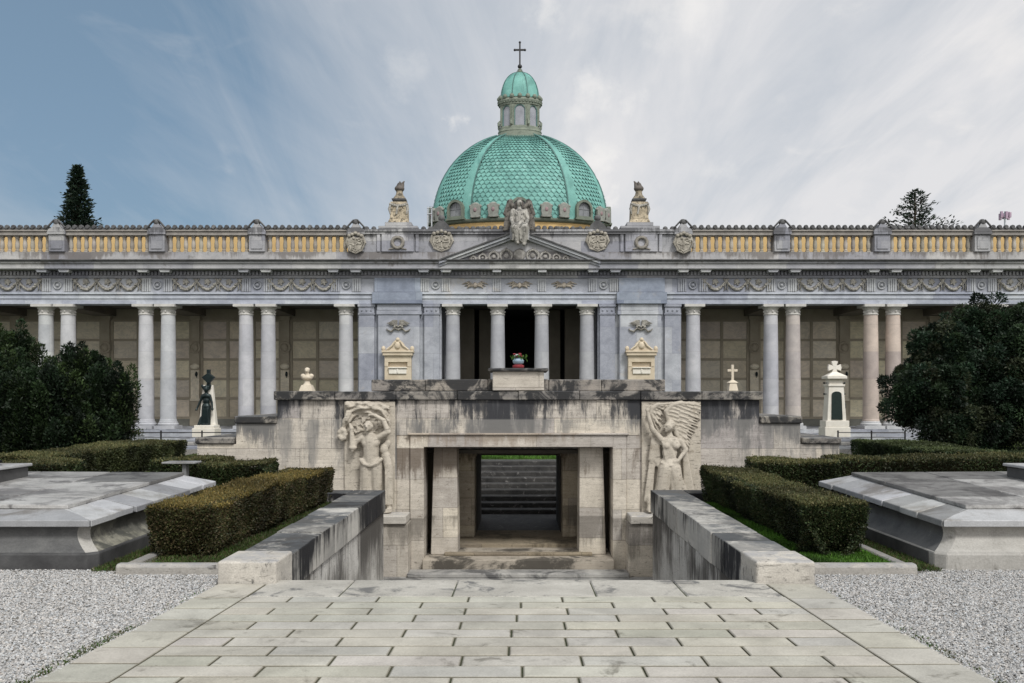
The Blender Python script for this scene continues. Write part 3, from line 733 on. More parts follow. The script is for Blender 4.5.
# attic: plinth, balustrades with posts, solid centre
yA = 39.78
zp0, zp1, zr0, zr1 = zg, BZ(252.7), BZ(236.3), BZ(231.0)
m = MB(); run(m, yA, 41.2, zp0 - 0.02, zp1); m.build('attic_plinth', M['marble_top'], bld, bevel=0.01, color=(1.12, 1.1, 1.06))
for s in (-1, 1):
    m = MB(); m.box(s * 7.4, s * XE, 42.6, 43.0, 6.5, 9.85); m.build('roof_wall', M['ochre'], bld)
m = MB(); m.box(-XE, XE, 41.2, 46.2, 7.3, 7.42); m.build('roof_terrace', M['ceiling'], bld)
XS = 150 / SB
def balustrade(xa, xb, detailed):
    m = MB(); m.box(xa, xb, yA - 0.02, yA + 0.40, zr0, zr1 - 0.07); m.box(xa, xb, yA - 0.08, yA + 0.46, zr1 - 0.069, zr1)
    p = m.build('balustrade', M['balustrade'], bld, bevel=0.01, color=(0.8, 0.8, 0.82))
    m = MB()                                   # scalloped cresting along the rail
    n = int(round((xb - xa) / 0.315)); st = (xb - xa) / n
    m.box(xa, xb, yA - 0.05, yA + 0.40, zr1 + 0.001, zr1 + 0.11)
    for k in range(n): m.lathe([(0.001, -0.10), (0.085, -0.10), (0.11, -0.04), (0.11, 0.04), (0.085, 0.1), (0.001, 0.1)], 0, 0, 8)
    nv = len(m.v); per = (nv - 8) // n
    for k in range(n):
        for j in range(per):
            i = 8 + k * per + j; q = m.v[i]; m.v[i] = (xa + (k + 0.5) * st + q[0], yA - 0.01 + q[2], zr1 + 0.13 + q[1] * 1.05)
    m.build('cresting', M['dark_stone'], p, smooth=40)
    nb = max(1, int(round((xb - xa) / 0.345))); st = (xb - xa) / nb
    def bal(x):
        b = MB(); y = yA + 0.19; h = zr0 - zp1
        b.box(x - 0.085, x + 0.085, y - 0.085, y + 0.085, zp1 + 0.001, zp1 + 0.07)
        b.lathe([(0.08, zp1 + 0.07), (0.09, zp1 + 0.1), (0.07, zp1 + 0.14), (0.098, zp1 + 0.24), (0.10, zp1 + 0.36), (0.085, zp1 + 0.5), (0.075, zp1 + h - 0.2), (0.095, zp1 + h - 0.13), (0.08, zp1 + h - 0.08)], x, y, 12)
        b.box(x - 0.085, x + 0.085, y - 0.085, y + 0.085, zp1 + h - 0.08, zp1 + h - 0.001)
        return b
    if detailed:
        b0 = bal(xa + st / 2).build('baluster', M['balustrade'], p, smooth=40)
        for k in range(1, nb):
            c = copy_part(b0, p, (st * k, 0, 0)); v = rnd.uniform(0.8, 1.12); c.color = (v, v * rnd.uniform(.96, 1.0), v * rnd.uniform(.9, 1.0), 1)
    else:
        b = MB()
        for k in range(nb):
            q = bal(xa + st * (k + 0.5)); b.add(q.v, q.f)
        o = b.build('baluster', M['balustrade'], p, smooth=40); o['kind'] = 'stuff'
def post(x, crest, wide=0.37):
    m = MB(); y0 = yA - 0.10
    m.box(x - wide, x + wide, y0, yA + 0.5, zp1 + 0.001, zr0 + 0.02)
    m.box(x - wide * 0.72, x + wide * 0.72, y0 - 0.035, y0, zp1 + 0.12, zr0 - 0.08)
    m.box(x - wide - 0.05, x + wide + 0.05, y0 - 0.06, yA + 0.55, zr0 + 0.021, zr0 + 0.14)
    zz = zr0 + 0.14
    m.prism_y([(x - wide - 0.06, zz), (x + wide + 0.06, zz), (x + wide + 0.0, zz + 0.13), (x + wide * .55, zz + .22), (x + wide * .3, zz + .38), (x, zz + 0.44), (x - wide * .3, zz + .38), (x - wide * .55, zz + .22), (x - wide, zz + 0.13)], y0 - 0.04, yA + 0.5)
    p = m.build('balustrade_post', M['marble_top'], bld, bevel=0.012, color=(rnd.uniform(.85, 1.05),) * 3)
    m = MB()
    m.ball((x, y0 + 0.05, zz + 0.46), (0.17, 0.13, 0.16), 10, 8)
    for q in (-1, 1):
        m.ball((x + q * (wide + 0.03), y0 + 0.1, zz + 0.16), (0.12, 0.12, 0.13), 8, 6); m.tube([(x + q * 0.42, y0 - 0.03, zz + 0.2), (x + q * 0.22, y0 - 0.03, zz + 0.42), (x + q * 0.08, y0 - 0.03, zz + 0.56)], 0.045, 6)
    m.build('acroterion', M['dark_stone'], p, smooth=60)
    if crest:
        coat_of_arms(x, y0 - 0.05, (zp1 + zr0) / 2, 0.34, p)
def coat_of_arms(x, y, z, w, parent):
    m = MB()
    m.prism_y([(x - w, z + 0.25), (x - w, z - 0.05), (x - w * 0.7, z - 0.28), (x, z - 0.42), (x + w * 0.7, z - 0.28), (x + w, z - 0.05), (x + w, z + 0.25)], y - 0.04, y + 0.06)
    for q in (-1, 1):
        m.tube([(x + q * w, y, z + 0.28), (x + q * (w + 0.1), y, z), (x + q * w * 0.8, y, z - 0.33), (x, y, z - 0.48)], [0.06, 0.07, 0.06, 0.03], 6)
    for k in range(5): m.ball((x + (k - 2) * w * 0.42, y - 0.03, z + 0.34 + 0.06 * (2 - abs(k - 2))), 0.10, 8, 6)
    m.box(x - 0.03, x + 0.03, y - 0.07, y - 0.03, z - 0.3, z + 0.2); m.box(x - w * 0.8, x + w * 0.8, y - 0.07, y - 0.03, z - 0.06, z)
    rq = random.Random(int(x * 100))
    for k in range(16): m.ball((x + rq.uniform(-w, w) * .85, y - .04, z + rq.uniform(-.32, .24)), (rq.uniform(.04, .09), .05, rq.uniform(.04, .09)), 6, 5)
    m.build('coat_of_arms', M['carved'], parent, smooth=50, color=(0.98, 0.95, 0.9))
for s in (-1, 1):
    posts = [s * 162.5 / SB] + [s * PAIR[i] * 0.994 for i in range(5)]
    for k, x in enumerate(posts): post(x, k == 0)
    for k in range(5):
        a, b = sorted((posts[k], posts[k + 1])); balustrade(a + 0.37, b - 0.37, k < 4)
    a, b = sorted((s * (PAIR[4] * .994 + 0.37), s * XE)); balustrade(a, b, False)
# solid centre of the attic
xc = 155.5 / SB
m = MB(); m.box(-xc, xc, yA + 0.05, 41.6, zp1 + 0.001, zr0 + 0.05); m.box(-xc, xc, yA - 0.05, 41.6, zr0 + 0.051, zr0 + 0.16); m.box(-xc, xc, yA - 0.10, 41.65, zr0 + 0.161, zr1 + 0.03)
att = m.build('attic_wall', M['marble_top'], bld, bevel=0.012)
m = MB(); n = int(2 * xc / 0.33)
for k in range(n):
    x = -xc + (k + 0.5) * 2 * xc / n
    if abs(x) < 0.7 or abs(abs(x) - 121 / SB) < 0.95: continue
    m.ball((x, yA, zr1 + 0.06), (0.12, 0.1, 0.12), 8, 6)
m.build('cresting', M['dark_stone'], att, smooth=60)
for s in (-1, 1):
    x = s * 121 / SB
    m = MB(); m.box(x - 0.75, x + 0.75, yA - 0.08, yA + 0.06, zp1 + 0.002, zr0 + 0.04); m.box(x - 0.98, x - 0.83, yA - 0.04, yA + 0.06, zp1 + 0.002, zr0 + 0.04); m.box(x + 0.83, x + 0.98, yA - 0.04, yA + 0.06, zp1 + 0.002, zr0 + 0.04)
    pp = m.build('attic_panel', M['marble_top'], att, bevel=0.012, color=(1.05, 1.05, 1.08))
    m = MB(); m.torus((x, yA - 0.11, (zp1 + zr0) / 2 + 0.03), 0.25, 0.075, 'y', 24, 8, 0.25); m.tube([(x - 0.18, yA - 0.12, zp1 + 0.16), (x - 0.42, yA - 0.1, zp1 + 0.1)], [0.05, 0.02], 6); m.tube([(x + 0.18, yA - 0.12, zp1 + 0.16), (x + 0.42, yA - 0.1, zp1 + 0.1)], [0.05, 0.02], 6)
    m.build('wreath', M['carved'], pp, smooth=60, color=(0.7, 0.68, 0.66))
    x = s * 77.5 / SB
    m = MB(); m.prism_y([(x - 0.45, zr1 + 0.03), (x + 0.45, zr1 + 0.03), (x + 0.35, zr1 + 0.2), (x, zr1 + 0.55), (x - 0.35, zr1 + 0.2)], yA - 0.08, yA + 0.4); m.ball((x, yA, zr1 + 0.55), (0.16, 0.13, 0.16), 10, 8)
    m.build('acroterion', M['dark_stone'], att, smooth=40)
    coat_of_arms(x, yA - 0.02, BZ(242), 0.42, att)

# pediment
xh = 79.5 / SB; zb, zpk = BZ(266), BZ(236.5)
def rake(mbx, y0, y1, lo, hi):           # sloping band between two offsets below the roof line
    for s in (-1, 1):
        k = (zpk - zb) / xh
        def P(x, o): return (s * x, zpk - k * x + o)
        pts = [P(0, lo), P(xh, lo), P(xh, hi), P(0, hi)]
        if s < 0: pts = pts[::-1]
        mbx.prism_y(pts, y0, y1)
m = MB(); m.prism_y([(-xh, zb), (xh, zb), (0, zpk)], 39.62, yA + 0.06)
ped = m.build('pediment', M['marble_top'], bld, color=(1.0, 1.0, 1.02))
m = MB(); rake(m, 39.36, 39.7, 0.0, 0.14); rake(m, 39.45, 39.7, -0.12, -0.002); m.build('raking_cornice', M['marble'], ped, bevel=0.01, color=(1.05, 1.04, 1.0))
m = MB(); rake(m, 39.30, yA + 0.1, 0.143, 0.21); m.build('raking_gutter', M['dark_stone'], ped)
m = MB(); zo = BZ(256)
m.ball((0, 39.6, zo), (0.28, 0.08, 0.28), 12, 8)
for s in (-1, 1):
    for k, (cx, r) in enumerate(((0.62, 0.27), (1.2, 0.22), (1.72, 0.16), (2.15, 0.11))):
        m.torus((s * cx, 39.6, zo - 0.05 - 0.05 * k), r, 0.06, 'y', 18, 6); m.ball((s * cx, 39.6, zo - 0.05 - 0.05 * k), (r * 0.45, 0.06, r * 0.45), 8, 6)
        m.tube([(s * (cx - r), 39.6, zo - 0.1), (s * cx, 39.58, zo + r + 0.02 - 0.05 * k), (s * (cx + r + 0.1), 39.6, zo - 0.2)], 0.045, 6)
m.build('tympanum_relief', M['carved'], ped, smooth=60, color=(0.95, 0.95, 0.98))

# ---------------------------------------------------------------- things standing on or against the building
def aedicule(px, label):
    x = BX(px); t = thing('wall_monument', label, 'monument', (x, 39.9, zc0), 'marble wall monuments on the portico piers')
    z = BZ
    m = MB(); w = 13.2 / SB
    m.box(x - w, x + w, 39.72, 39.998, zc0 + 0.001, z(367)); m.box(x - w, x - w * 0.72, 39.70, 39.998, z(367), z(362.5)); m.box(x + w * 0.72, x + w, 39.70, 39.998, z(367), z(362.5)); m.box(x - w, x + w, 39.72, 39.998, z(362.4), z(356)); m.box(x - w * 0.71, x + w * 0.71, 39.86, 39.998, z(366.9), z(362.5))
    m.build('tablet', M['warm_stone'], t, bevel=0.012)
    m = MB(); m.box(x - w * 1.12, x + w * 1.12, 39.62, 39.998, z(355.9), z(353)); m.box(x - w * 1.2, x + w * 1.2, 39.58, 39.998, z(352.9), z(351))
    m.build('cornice', M['warm_stone'], t, bevel=0.01)
    m = MB(); m.prism_y([(x - w * 0.95, z(350.9)), (x + w * 0.95, z(350.9)), (x + w * 0.55, z(347.5)), (x + w * 0.4, z(343.5)), (x + w * 0.16, z(340.5)), (x - w * 0.16, z(340.5)), (x - w * 0.4, z(343.5)), (x - w * 0.55, z(347.5))], 39.66, 39.998)
    for q in (-1, 1):
        m.ball((x + q * w * 1.08, 39.72, z(349)), (0.10, 0.08, 0.13), 8, 6)
        m.tube([(x + q * w * 0.8, 39.65, z(350)), (x + q * w * 0.4, 39.64, z(346)), (x + q * w * 0.2, 39.64, z(342))], 0.05, 6)
    m.ball((x, 39.64, z(346)), (0.14, 0.06, 0.17), 8, 6); m.ball((x, 39.7, z(340)), 0.1, 8, 6)
    m.build('pediment', M['warm_stone'], t, smooth=40)
    m = MB(); m.box(x - w * 0.66, x + w * 0.66, 39.66, 39.72, z(374), z(368.5)); m.box(x - w * 0.7, x + w * 0.7, 39.6, 39.72, z(368.4), z(367.4)); m.ball((x, 39.66, z(371)), (0.05, 0.04, 0.15), 6, 5)
    m.build('sarcophagus', M['white_marble'], t, bevel=0.01)
aedicule(398.6, 'cream marble wall monument on the pier left of the portico columns')
aedicule(640.6, 'cream marble wall monument on the pier right of the portico columns')

def urn(px, label, turn):
    x = BX(px); y = yA + 0.45; t = thing('urn_pedestal', label, 'pedestal', (x, y, zr1 + 0.03), 'carved pedestals with flame urns on the attic')
    z0 = zr1 + 0.032
    m = MB(); m.box(x - 0.92, x + 0.92, y - 0.5, y + 0.5, z0, z0 + 0.16); m.box(x - 0.62, x + 0.62, y - 0.46, y + 0.46, z0 + 0.161, z0 + 0.34)
    m.build('base', M['marble_top'], t, bevel=0.015)
    zb = z0 + 0.341; zt = BZ(202)
    m = MB(); m.frust(x - 0.50, x + 0.50, y - 0.4, y + 0.4, zb, x - 0.42, x + 0.42, y - 0.36, y + 0.36, zb + 0.18); m.frust(x - 0.41, x + 0.41, y - 0.35, y + 0.35, zb + 0.18, x - 0.38, x + 0.38, y - 0.33, y + 0.33, zt)
    m.build('body', M['statue'], t, bevel=0.01, color=(1.15, 1.02, 0.82))
    m = MB(); yf = y - 0.36
    for k in range(9):
        a = k / 8; m.ball((x - 0.38 + 0.76 * a, yf + 0.02, zt - 0.12 - 0.08 * math.sin(PI * a)), (0.07, 0.06, 0.08), 6, 5)
    for q in (-1, 1):
        m.tube([(x + q * 0.36, yf + 0.05, zt - 0.1), (x + q * 0.43, yf + 0.02, zt - 0.35), (x + q * 0.38, yf, zt - 0.6)], [0.06, 0.07, 0.03], 6)
    m.tube([(x - 0.10, yf, zt - 0.6), (x - 0.05, yf - 0.02, zt - 0.3), (x - 0.02, yf, zt - 0.2)], [0.05, 0.05, 0.03], 6)
    m.build('carving', M['carved'], t, smooth=60)
    m = MB(); m.lathe([(0.36, zt), (0.42, zt + 0.05), (0.46, zt + 0.10), (0.46, zt + 0.16), (0.2, zt + 0.17)], x, y, 4, ph=PI / 4); m.build('cap', M['dark_stone'], t)
    zc = zt + 0.16
    m = MB(); m.lathe([(0.34, zc), (0.27, zc + 0.10), (0.18, zc + 0.22), (0.15, zc + 0.36), (0.17, zc + 0.40)], x, y, 16); m.build('neck', M['statue'], t, smooth=40, color=(0.85, 0.76, 0.62))
    zf_ = zc + 0.40
    sh = [('e', (x, y, zf_ + 0.12), (0.24, 0.22, 0.16))]
    for k in range(6):
        a = k * 1.05 + turn; sh.append(('c', (x + 0.13 * math.cos(a), y + 0.12 * math.sin(a), zf_ + 0.1), (x + 0.12 * math.cos(a) + 0.07 * math.cos(turn), y + 0.1 * math.sin(a), zf_ + 0.34 + 0.1 * math.sin(k * 2.1 + turn)), 0.09, 0.045))
    sh.append(('c', (x, y, zf_ + 0.2), (x + 0.22 * math.cos(turn), y, zf_ + 0.46), 0.1, 0.04))
    sculpt('flame_urn', sh, M['dark_carved2'], t, 0.03, 2)
M['statue'] = stone('statue', (0.56, 0.54, 0.49), (0.22, 0.21, 0.19), 5, 0.8, 0.0, bstr=0.5, fine=0.35, dirt=((0.05, 0.05, 0.048), 0.85, 5, 0.38), blot=((0.05, 0.05, 0.048), 7, 0.50, 0.85))
M['dark_carved2'] = stone('dark_carved2', (0.16, 0.14, 0.125), (0.07, 0.065, 0.06), 3, 0.7, 0.0, bstr=0.3)
urn(398.8, 'carved stone pedestal with dark flame urn on the attic left of the dome', 0.2)
urn(639.4, 'carved stone pedestal with dark flame urn on the attic right of the dome', 2.9)

# seated winged figure on the pediment
def angel():
    t = thing('angel_statue', 'seated stone angel with folded wings on top of the pediment', 'statue', (0, 39.3, BZ(248)))
    Y = 39.3
    def P(px, py, d=0.0): return Vector(((px - 519.5) / SB, Y - d, EYE + (398 - py) * Y / F))
    sh = [('e', P(519.3, 203, 0.05), (0.13, 0.15, 0.18)), ('c', P(519.3, 206, 0.0), P(519.3, 210, 0.0), 0.08, 0.10),
          ('e', P(519.3, 214, 0.0), (0.33, 0.2, 0.26)), ('e', P(519.3, 220, 0.03), (0.26, 0.2, 0.3)), ('e', P(519.5, 226, 0.1), (0.32, 0.26, 0.22)),
          ('c', P(513.3, 211), P(511.6, 219, 0.05), 0.12, 0.10), ('c', P(511.6, 219, 0.05), P(513.2, 226, 0.35), 0.095, 0.075), ('e', P(513.6, 227, 0.4), (0.08, 0.1, 0.06)),
          ('c', P(525.4, 211), P(527.4, 219, 0.05), 0.12, 0.10), ('c', P(527.4, 219, 0.05), P(525.8, 226, 0.35), 0.095, 0.075), ('e', P(525.2, 227, 0.4), (0.08, 0.1, 0.06)),
          ('c', P(516.5, 227, 0.1), P(514.5, 230, 0.6), 0.20, 0.19), ('c', P(523, 227, 0.1), P(525, 230, 0.6), 0.20, 0.19),
          ('c', P(514.5, 230, 0.6), P(517.5, 243, 0.42), 0.19, 0.13), ('c', P(525, 230, 0.6), P(524, 244.5, 0.5), 0.19, 0.12),
          ('e', P(523.6, 247, 0.6), (0.08, 0.16, 0.06)), ('e', P(518, 245.5, 0.52), (0.08, 0.16, 0.06)), ('e', P(520, 236, 0.38), (0.34, 0.2, 0.42))]
    for k in range(9):                     # drapery folds
        u = k / 8; sh.append(('c', P(513.3 + 12.5 * u, 231 + 1.2 * math.sin(k * 2), 0.66), P(513.0 + 13 * u + 1.6 * math.sin(k * 1.7), 242.5 + 1.5 * math.sin(k * 2.3), 0.58), 0.045, 0.03))
    for k in range(5): sh.append(('c', P(516 + k * 1.7, 212, 0.18), P(517 + k * 1.2, 222, 0.22), 0.03, 0.03))
    sculpt('body', sh, M['statue'], t, 0.022, 1)
    sculpt('hair', [('e', P(519.3, 201.4, 0.0), (0.15, 0.16, 0.16)), ('c', P(516.4, 203, 0), P(516.2, 208, 0.0), 0.07, 0.05), ('c', P(522.2, 203, 0), P(522.4, 208, 0), 0.07, 0.05), ('e', P(519.3, 199, 0.05), (0.08, 0.08, 0.05))], M['dark_carved2'], t, 0.028, 2)
    for s in (-1, 1):
        w = []
        for k in range(8):
            u = k / 7
            a = P(519.3 + s * (5.5 + 2.5 * u), 208 + 3 * u, -0.2); b = P(519.3 + s * (4.8 + 6.2 * math.sin(PI * (0.18 + 0.42 * u))), 199.6 + 3.6 * u ** 2, -0.25)
            c = P(519.3 + s * (8.0 + 7.5 * u), 232 - 2.0 * u - 4 * (1 - u), -0.12)
            w.append(('c', b, c, 0.085, 0.045))
        w.append(('c', P(519.3 + s * 5, 207, -0.12), P(519.3 + s * 9.5, 201.5, -0.2), 0.12, 0.13)); w.append(('c', P(519.3 + s * 9.5, 201.5, -0.2), P(519.3 + s * 14, 213, -0.2), 0.13, 0.1))
        sculpt('wing', w, M['statue'], t, 0.026, 0, color=(0.42, 0.40, 0.39))
    m = MB(); m.box(-0.45, 0.45, 39.2, 39.75, BZ(243), BZ(231)); m.build('pedestal', M['marble_top'], t, bevel=0.01)
angel()
# ---------------------------------------------------------------- the domed chapel behind the colonnade
YD = 60.0; SD = F / YD; DF = 0.45        # the chapel is oval in plan: shallower than wide
RD = 87 / SD; ZD = EYE + (398 - 221) / SD
def DZ(py): return EYE + (398 - py) / SD
zring = 13.7
chap = thing('domed_chapel', 'chapel with a green copper dome, lantern and cross behind the pediment', 'chapel', (0, YD, -0.31))
def sph(az, el, r=RD):                    # azimuth 0 = towards the camera, elevation in radians
    return (r * math.cos(el) * math.sin(az), YD - r * DF * math.cos(el) * math.cos(az), ZD + r * math.sin(el))
EL0, EL1 = R(-4), R(74.5)
SEAM = [32, 76, 104, 148, 212, 256, 284, 328]
m = MB()
# under-skin
nr, nc = 20, 72
vs = [sph(2 * PI * k / nc, EL0 + (EL1 - EL0) * j / nr, RD - 0.06) for j in range(nr + 1) for k in range(nc)]
fs = [(j * nc + k, j * nc + (k + 1) % nc, (j + 1) * nc + (k + 1) % nc, (j + 1) * nc + k) for j in range(nr) for k in range(nc)]
m.add(vs, fs); m.cur = (0.35, 0.35, 0.35)
dm = m.build('dome', M['copper'], chap, smooth=60)
# fish-scale copper sheets: each one laps over the row below
m = MB(); NR = 28; rr = random.Random(3)
for j in range(NR):
    e0 = EL0 + (EL1 - EL0) * j / NR; dE = (EL1 - EL0) / NR
    for g in range(8):
        a0 = R(SEAM[g]); a1 = R(SEAM[(g + 1) % 8] + (360 if g == 7 else 0))
        tiled = g in (1, 3, 5, 7) or True
        wid = RD * (a1 - a0) * 0.72
        n = max(3, int(round((a1 - a0) / R(64) * 17)))
        plain = g in ()
        for k in range(-1, n + 1):
            off = 0.5 * (j % 2)
            c = a0 + (a1 - a0) * (k + off + 0.5) / n
            h = (a1 - a0) / n * 0.5
            lo, hi = max(c - h, a0), min(c + h, a1)
            if hi - lo < h * 0.2: continue
            tip = min(max(c, lo), hi)
            rT, rB = RD - 0.02, RD + 0.045
            e2 = min(e0 + dE * 1.15, EL1 + 0.01)
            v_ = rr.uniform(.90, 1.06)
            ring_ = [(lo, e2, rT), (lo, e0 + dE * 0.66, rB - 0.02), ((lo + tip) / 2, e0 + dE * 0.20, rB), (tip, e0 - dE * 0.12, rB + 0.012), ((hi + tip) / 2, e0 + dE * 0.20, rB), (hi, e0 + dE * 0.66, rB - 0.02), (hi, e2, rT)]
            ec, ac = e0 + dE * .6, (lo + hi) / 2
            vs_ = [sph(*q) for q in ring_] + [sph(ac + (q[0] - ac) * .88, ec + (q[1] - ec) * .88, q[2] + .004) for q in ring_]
            b_ = len(m.v); m.cur = (v_ * .5, v_ * .54, v_ * .56); m.add(vs_, [(i, (i + 1) % 7, 7 + (i + 1) % 7, 7 + i) for i in range(7)] + [tuple(range(7, 14))])  # darker rims: seam shadow between the scales put into the colour
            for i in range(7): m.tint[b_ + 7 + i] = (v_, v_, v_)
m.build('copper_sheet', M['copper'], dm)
for sdeg in SEAM:
    m = MB(); m.tube([sph(R(sdeg), EL0 + (EL1 - EL0) * k / 16, RD + 0.06) for k in range(17)], 0.06, 6); m.build('seam', M['copper_seam'], dm, smooth=60)
    sg = 1 if sdeg in (32, 104, 212, 284) else -1
    m = MB(); vs = []
    for k in range(25):
        e = EL0 + (EL1 - EL0) * k / 24
        vs += [sph(R(sdeg + sg * .6), e, RD + .055), sph(R(sdeg + sg * 4.0), e, RD + .06), sph(R(sdeg + sg * 7.2), e, RD + .05), sph(R(sdeg + sg * 7.2), e, RD - .02)]
    m.add(vs, [(4 * k + i, 4 * k + i + 1, 4 * k + 5 + i, 4 * k + 4 + i) for k in range(24) for i in range(3)]); m.build('rib', M['copper'], dm, smooth=50)
# drum, ring moulding
m = MB(); m.lathe([(RD * 0.96, 6.5), (RD * 0.96, zring - 0.12)], 0, YD, 72, DF); m.build('drum', M['ochre'], chap, smooth=40)
m = MB(); m.lathe([(RD * 0.965, zring - 0.16), (RD * 1.01, zring - 0.10), (RD * 1.03, zring - 0.04), (RD * 1.04, zring + 0.06), (RD * 1.0, zring + 0.12), (RD * 0.985, ZD - 0.2)], 0, YD, 72, DF)
m.build('ring_cornice', M['green_stone'], chap, smooth=40)
m = MB()
for k in range(90):                       # eave tiles below the ring
    a = 2 * PI * k / 90; p = sph(a, 0, RD * 0.985); m.ball((p[0], p[1] - 0.02, zring - 0.56), (0.16, 0.12, 0.15), 8, 6)
m.build('eave_tiles', M['dark_stone'], chap, smooth=60)
def on_ring(mbx, az, dz, r=1.02):         # rotate local shape (x along tangent, y outward) to the ring
    x0 = RD * r * math.sin(az); y0 = YD - RD * r * DF * math.cos(az)
    nx, ny = math.sin(az) * DF, -math.cos(az); L = math.hypot(nx, ny); nx /= L; ny /= L
    tx, ty = -ny, nx
    mbx.v = [(x0 + tx * p[0] + nx * p[1], y0 + ty * p[0] + ny * p[1], p[2] + dz) for p in mbx.v]
    return mbx
for k in range(8):
    a = R(45 * k)
    m = MB(); w, h = 0.62, 1.2
    pts = [(-w, 0)] + [(w * math.cos(PI - PI * i / 12), h - 0.55 + 0.62 * math.sin(PI * i / 12)) for i in range(13)] + [(w, 0)]
    inner = [(-w + 0.16, 0.14)] + [((w - 0.16) * math.cos(PI - PI * i / 12), h - 0.55 + 0.45 * math.sin(PI * i / 12)) for i in range(13)] + [(w - 0.16, 0.14)]
    n = len(pts)
    vs = [(x, 0.30, z) for x, z in pts] + [(x, 0.30, z) for x, z in inner] + [(x, 0.12, z) for x, z in inner] + [(x, -0.8, z) for x, z in pts]
    fs = []
    for i in range(n):
        i2 = (i + 1) % n
        fs += [(i, i2, n + i2, n + i), (n + i, n + i2, 2 * n + i2, 2 * n + i), (i2, i, 3 * n + i, 3 * n + i2)]
    m.add(vs, fs); m.box(-w - 0.08, w + 0.08, -0.1, 0.36, -0.12, 0.0)
    d_ = on_ring(m, a, zring + 0.17, 0.99).build('dormer', M['green_stone'], chap, smooth=40, color=(.78, .78, .78))
    m = MB(); m.add([(x, 0.10, z) for x, z in inner], [tuple(range(n))]); m.box(-0.02, 0.02, 0.10, 0.13, 0.14, h - 0.12); m.box(-w + 0.17, w - 0.17, 0.10, 0.13, 0.62, 0.66)
    on_ring(m, a, zring + 0.17, 0.99).build('window', M['copper_dark'] if 'copper_dark' in M else M['grey_steel'], d_)
for k in range(8):
    for q in (16.5, 28.5):
        az = R(45 * k + q)
        m = MB(); m.prism_y([(-0.28, 0), (0.28, 0), (0.36, 0.35), (0.36, 0.72), (0.24, 0.95), (-0.24, 0.95), (-0.36, 0.72), (-0.36, 0.35)], 0.0, 0.24)
        m.ball((0, 0.05, 0.9), (0.26, 0.18, 0.16), 10, 6)
        for q_ in (-1, 1): m.ball((q_ * .33, .12, .78), (.12, .14, .12), 8, 6); m.ball((q_ * .26, .12, .08), (.13, .14, .10), 8, 6)
        o = on_ring(m, az, zring + 0.12, 1.015).build('antefix', M['antefix'], chap, bevel=0.02)
        m = MB(); m.ball((0, 0.24, 0.52), (0.12, 0.05, 0.15), 10, 8); on_ring(m, az, zring + 0.12, 1.015).build('red_boss', M['red_stone'], o, smooth=60)
# lantern
LF = 0.6; YL = YD - 1.5 * LF
def DZ(py): return EYE + (398 - py) * YL / F
lz = [DZ(y) for y in (137.5, 134, 130, 127.5, 126, 124.5)]
m = MB(); n8 = 16
m.lathe([(1.70, lz[0] - 0.6), (1.70, lz[0]), (1.66, lz[1]), (1.55, lz[1] + 0.05), (1.52, lz[2]), (1.56, lz[2] + 0.04), (1.50, lz[3]), (1.52, lz[4]), (1.42, lz[5])], 0, YD, 32, LF)
lan = m.build('lantern', M['green_stone'], chap, smooth=35)
za_, zb_ = lz[5], DZ(103)
for k in range(8):
    a = 2 * PI * (k + 0.5) / 8 + PI / 2
    m = MB(); c, s_ = math.cos(a), math.sin(a); tx, ty = -s_, c
    def Q(u, r, z): return (c * r + tx * u, YD + LF * (s_ * r + ty * u), z)
    vs = [Q(-0.17, 1.2, za_), Q(0.17, 1.2, za_), Q(0.17, 1.42, za_), Q(-0.17, 1.42, za_), Q(-0.17, 1.2, zb_), Q(0.17, 1.2, zb_), Q(0.17, 1.42, zb_), Q(-0.17, 1.42, zb_)]
    m.hexa(vs); m.tube([Q(0, 1.42, za_ + 0.05), Q(0, 1.42, zb_ - 0.05)], 0.07, 8)
    m.tube([Q(0, 1.5, za_ + 0.42), Q(0, 1.62, za_ + 0.25), Q(0, 1.60, za_ + 0.06)], [0.05, 0.08, 0.09], 6)
    m.build('pillar', M['green_stone'], lan, smooth=35)
    a2 = 2 * PI * k / 8 + PI / 2; c, s_ = math.cos(a2), math.sin(a2); tx, ty = -s_, c
    m = MB(); hw = 0.37; zs = zb_ - 0.42
    arch = [(-hw, za_)] + [(hw * math.cos(PI - PI * i / 10), zs + 0.36 * math.sin(PI * i / 10)) for i in range(11)] + [(hw, za_)]
    m.tube([Q(u, 1.3, z) for u, z in arch], 0.05, 6)
    wf = m.build('window_frame', M['copper_seam'], lan, smooth=50)
    m = MB(); m.add([Q(u, 1.27, z) for u, z in arch], [tuple(range(len(arch)))]); m.build('pane', M['lantern_pane'], wf)
    m = MB()
    top = [(hw * math.cos(PI - PI * i / 10), zs + 0.36 * math.sin(PI * i / 10)) for i in range(11)]
    nn = len(top)
    vs = [Q(u, 1.36, z) for u, z in top] + [Q(u, 1.36, zb_ + 0.02) for u, z in top] + [Q(u, 1.24, z) for u, z in top] + [Q(u, 1.24, zb_ + 0.02) for u, z in top]
    fs = []
    for i in range(nn - 1): fs += [(i, i + 1, nn + i + 1, nn + i), (2 * nn + i, 3 * nn + i, 3 * nn + i + 1, 2 * nn + i + 1), (i, 2 * nn + i, 2 * nn + i + 1, i + 1)]
    m.add(vs, fs); m.build('arch', M['green_stone'], lan)
zc_ = zb_
m = MB(); m.lathe([(1.05, zc_), (1.48, zc_), (1.48, zc_ + 0.12), (1.56, zc_ + 0.18), (1.60, zc_ + 0.30), (1.52, zc_ + 0.36), (1.46, zc_ + 0.46), (1.2, zc_ + 0.5)], 0, YD, 32, LF)
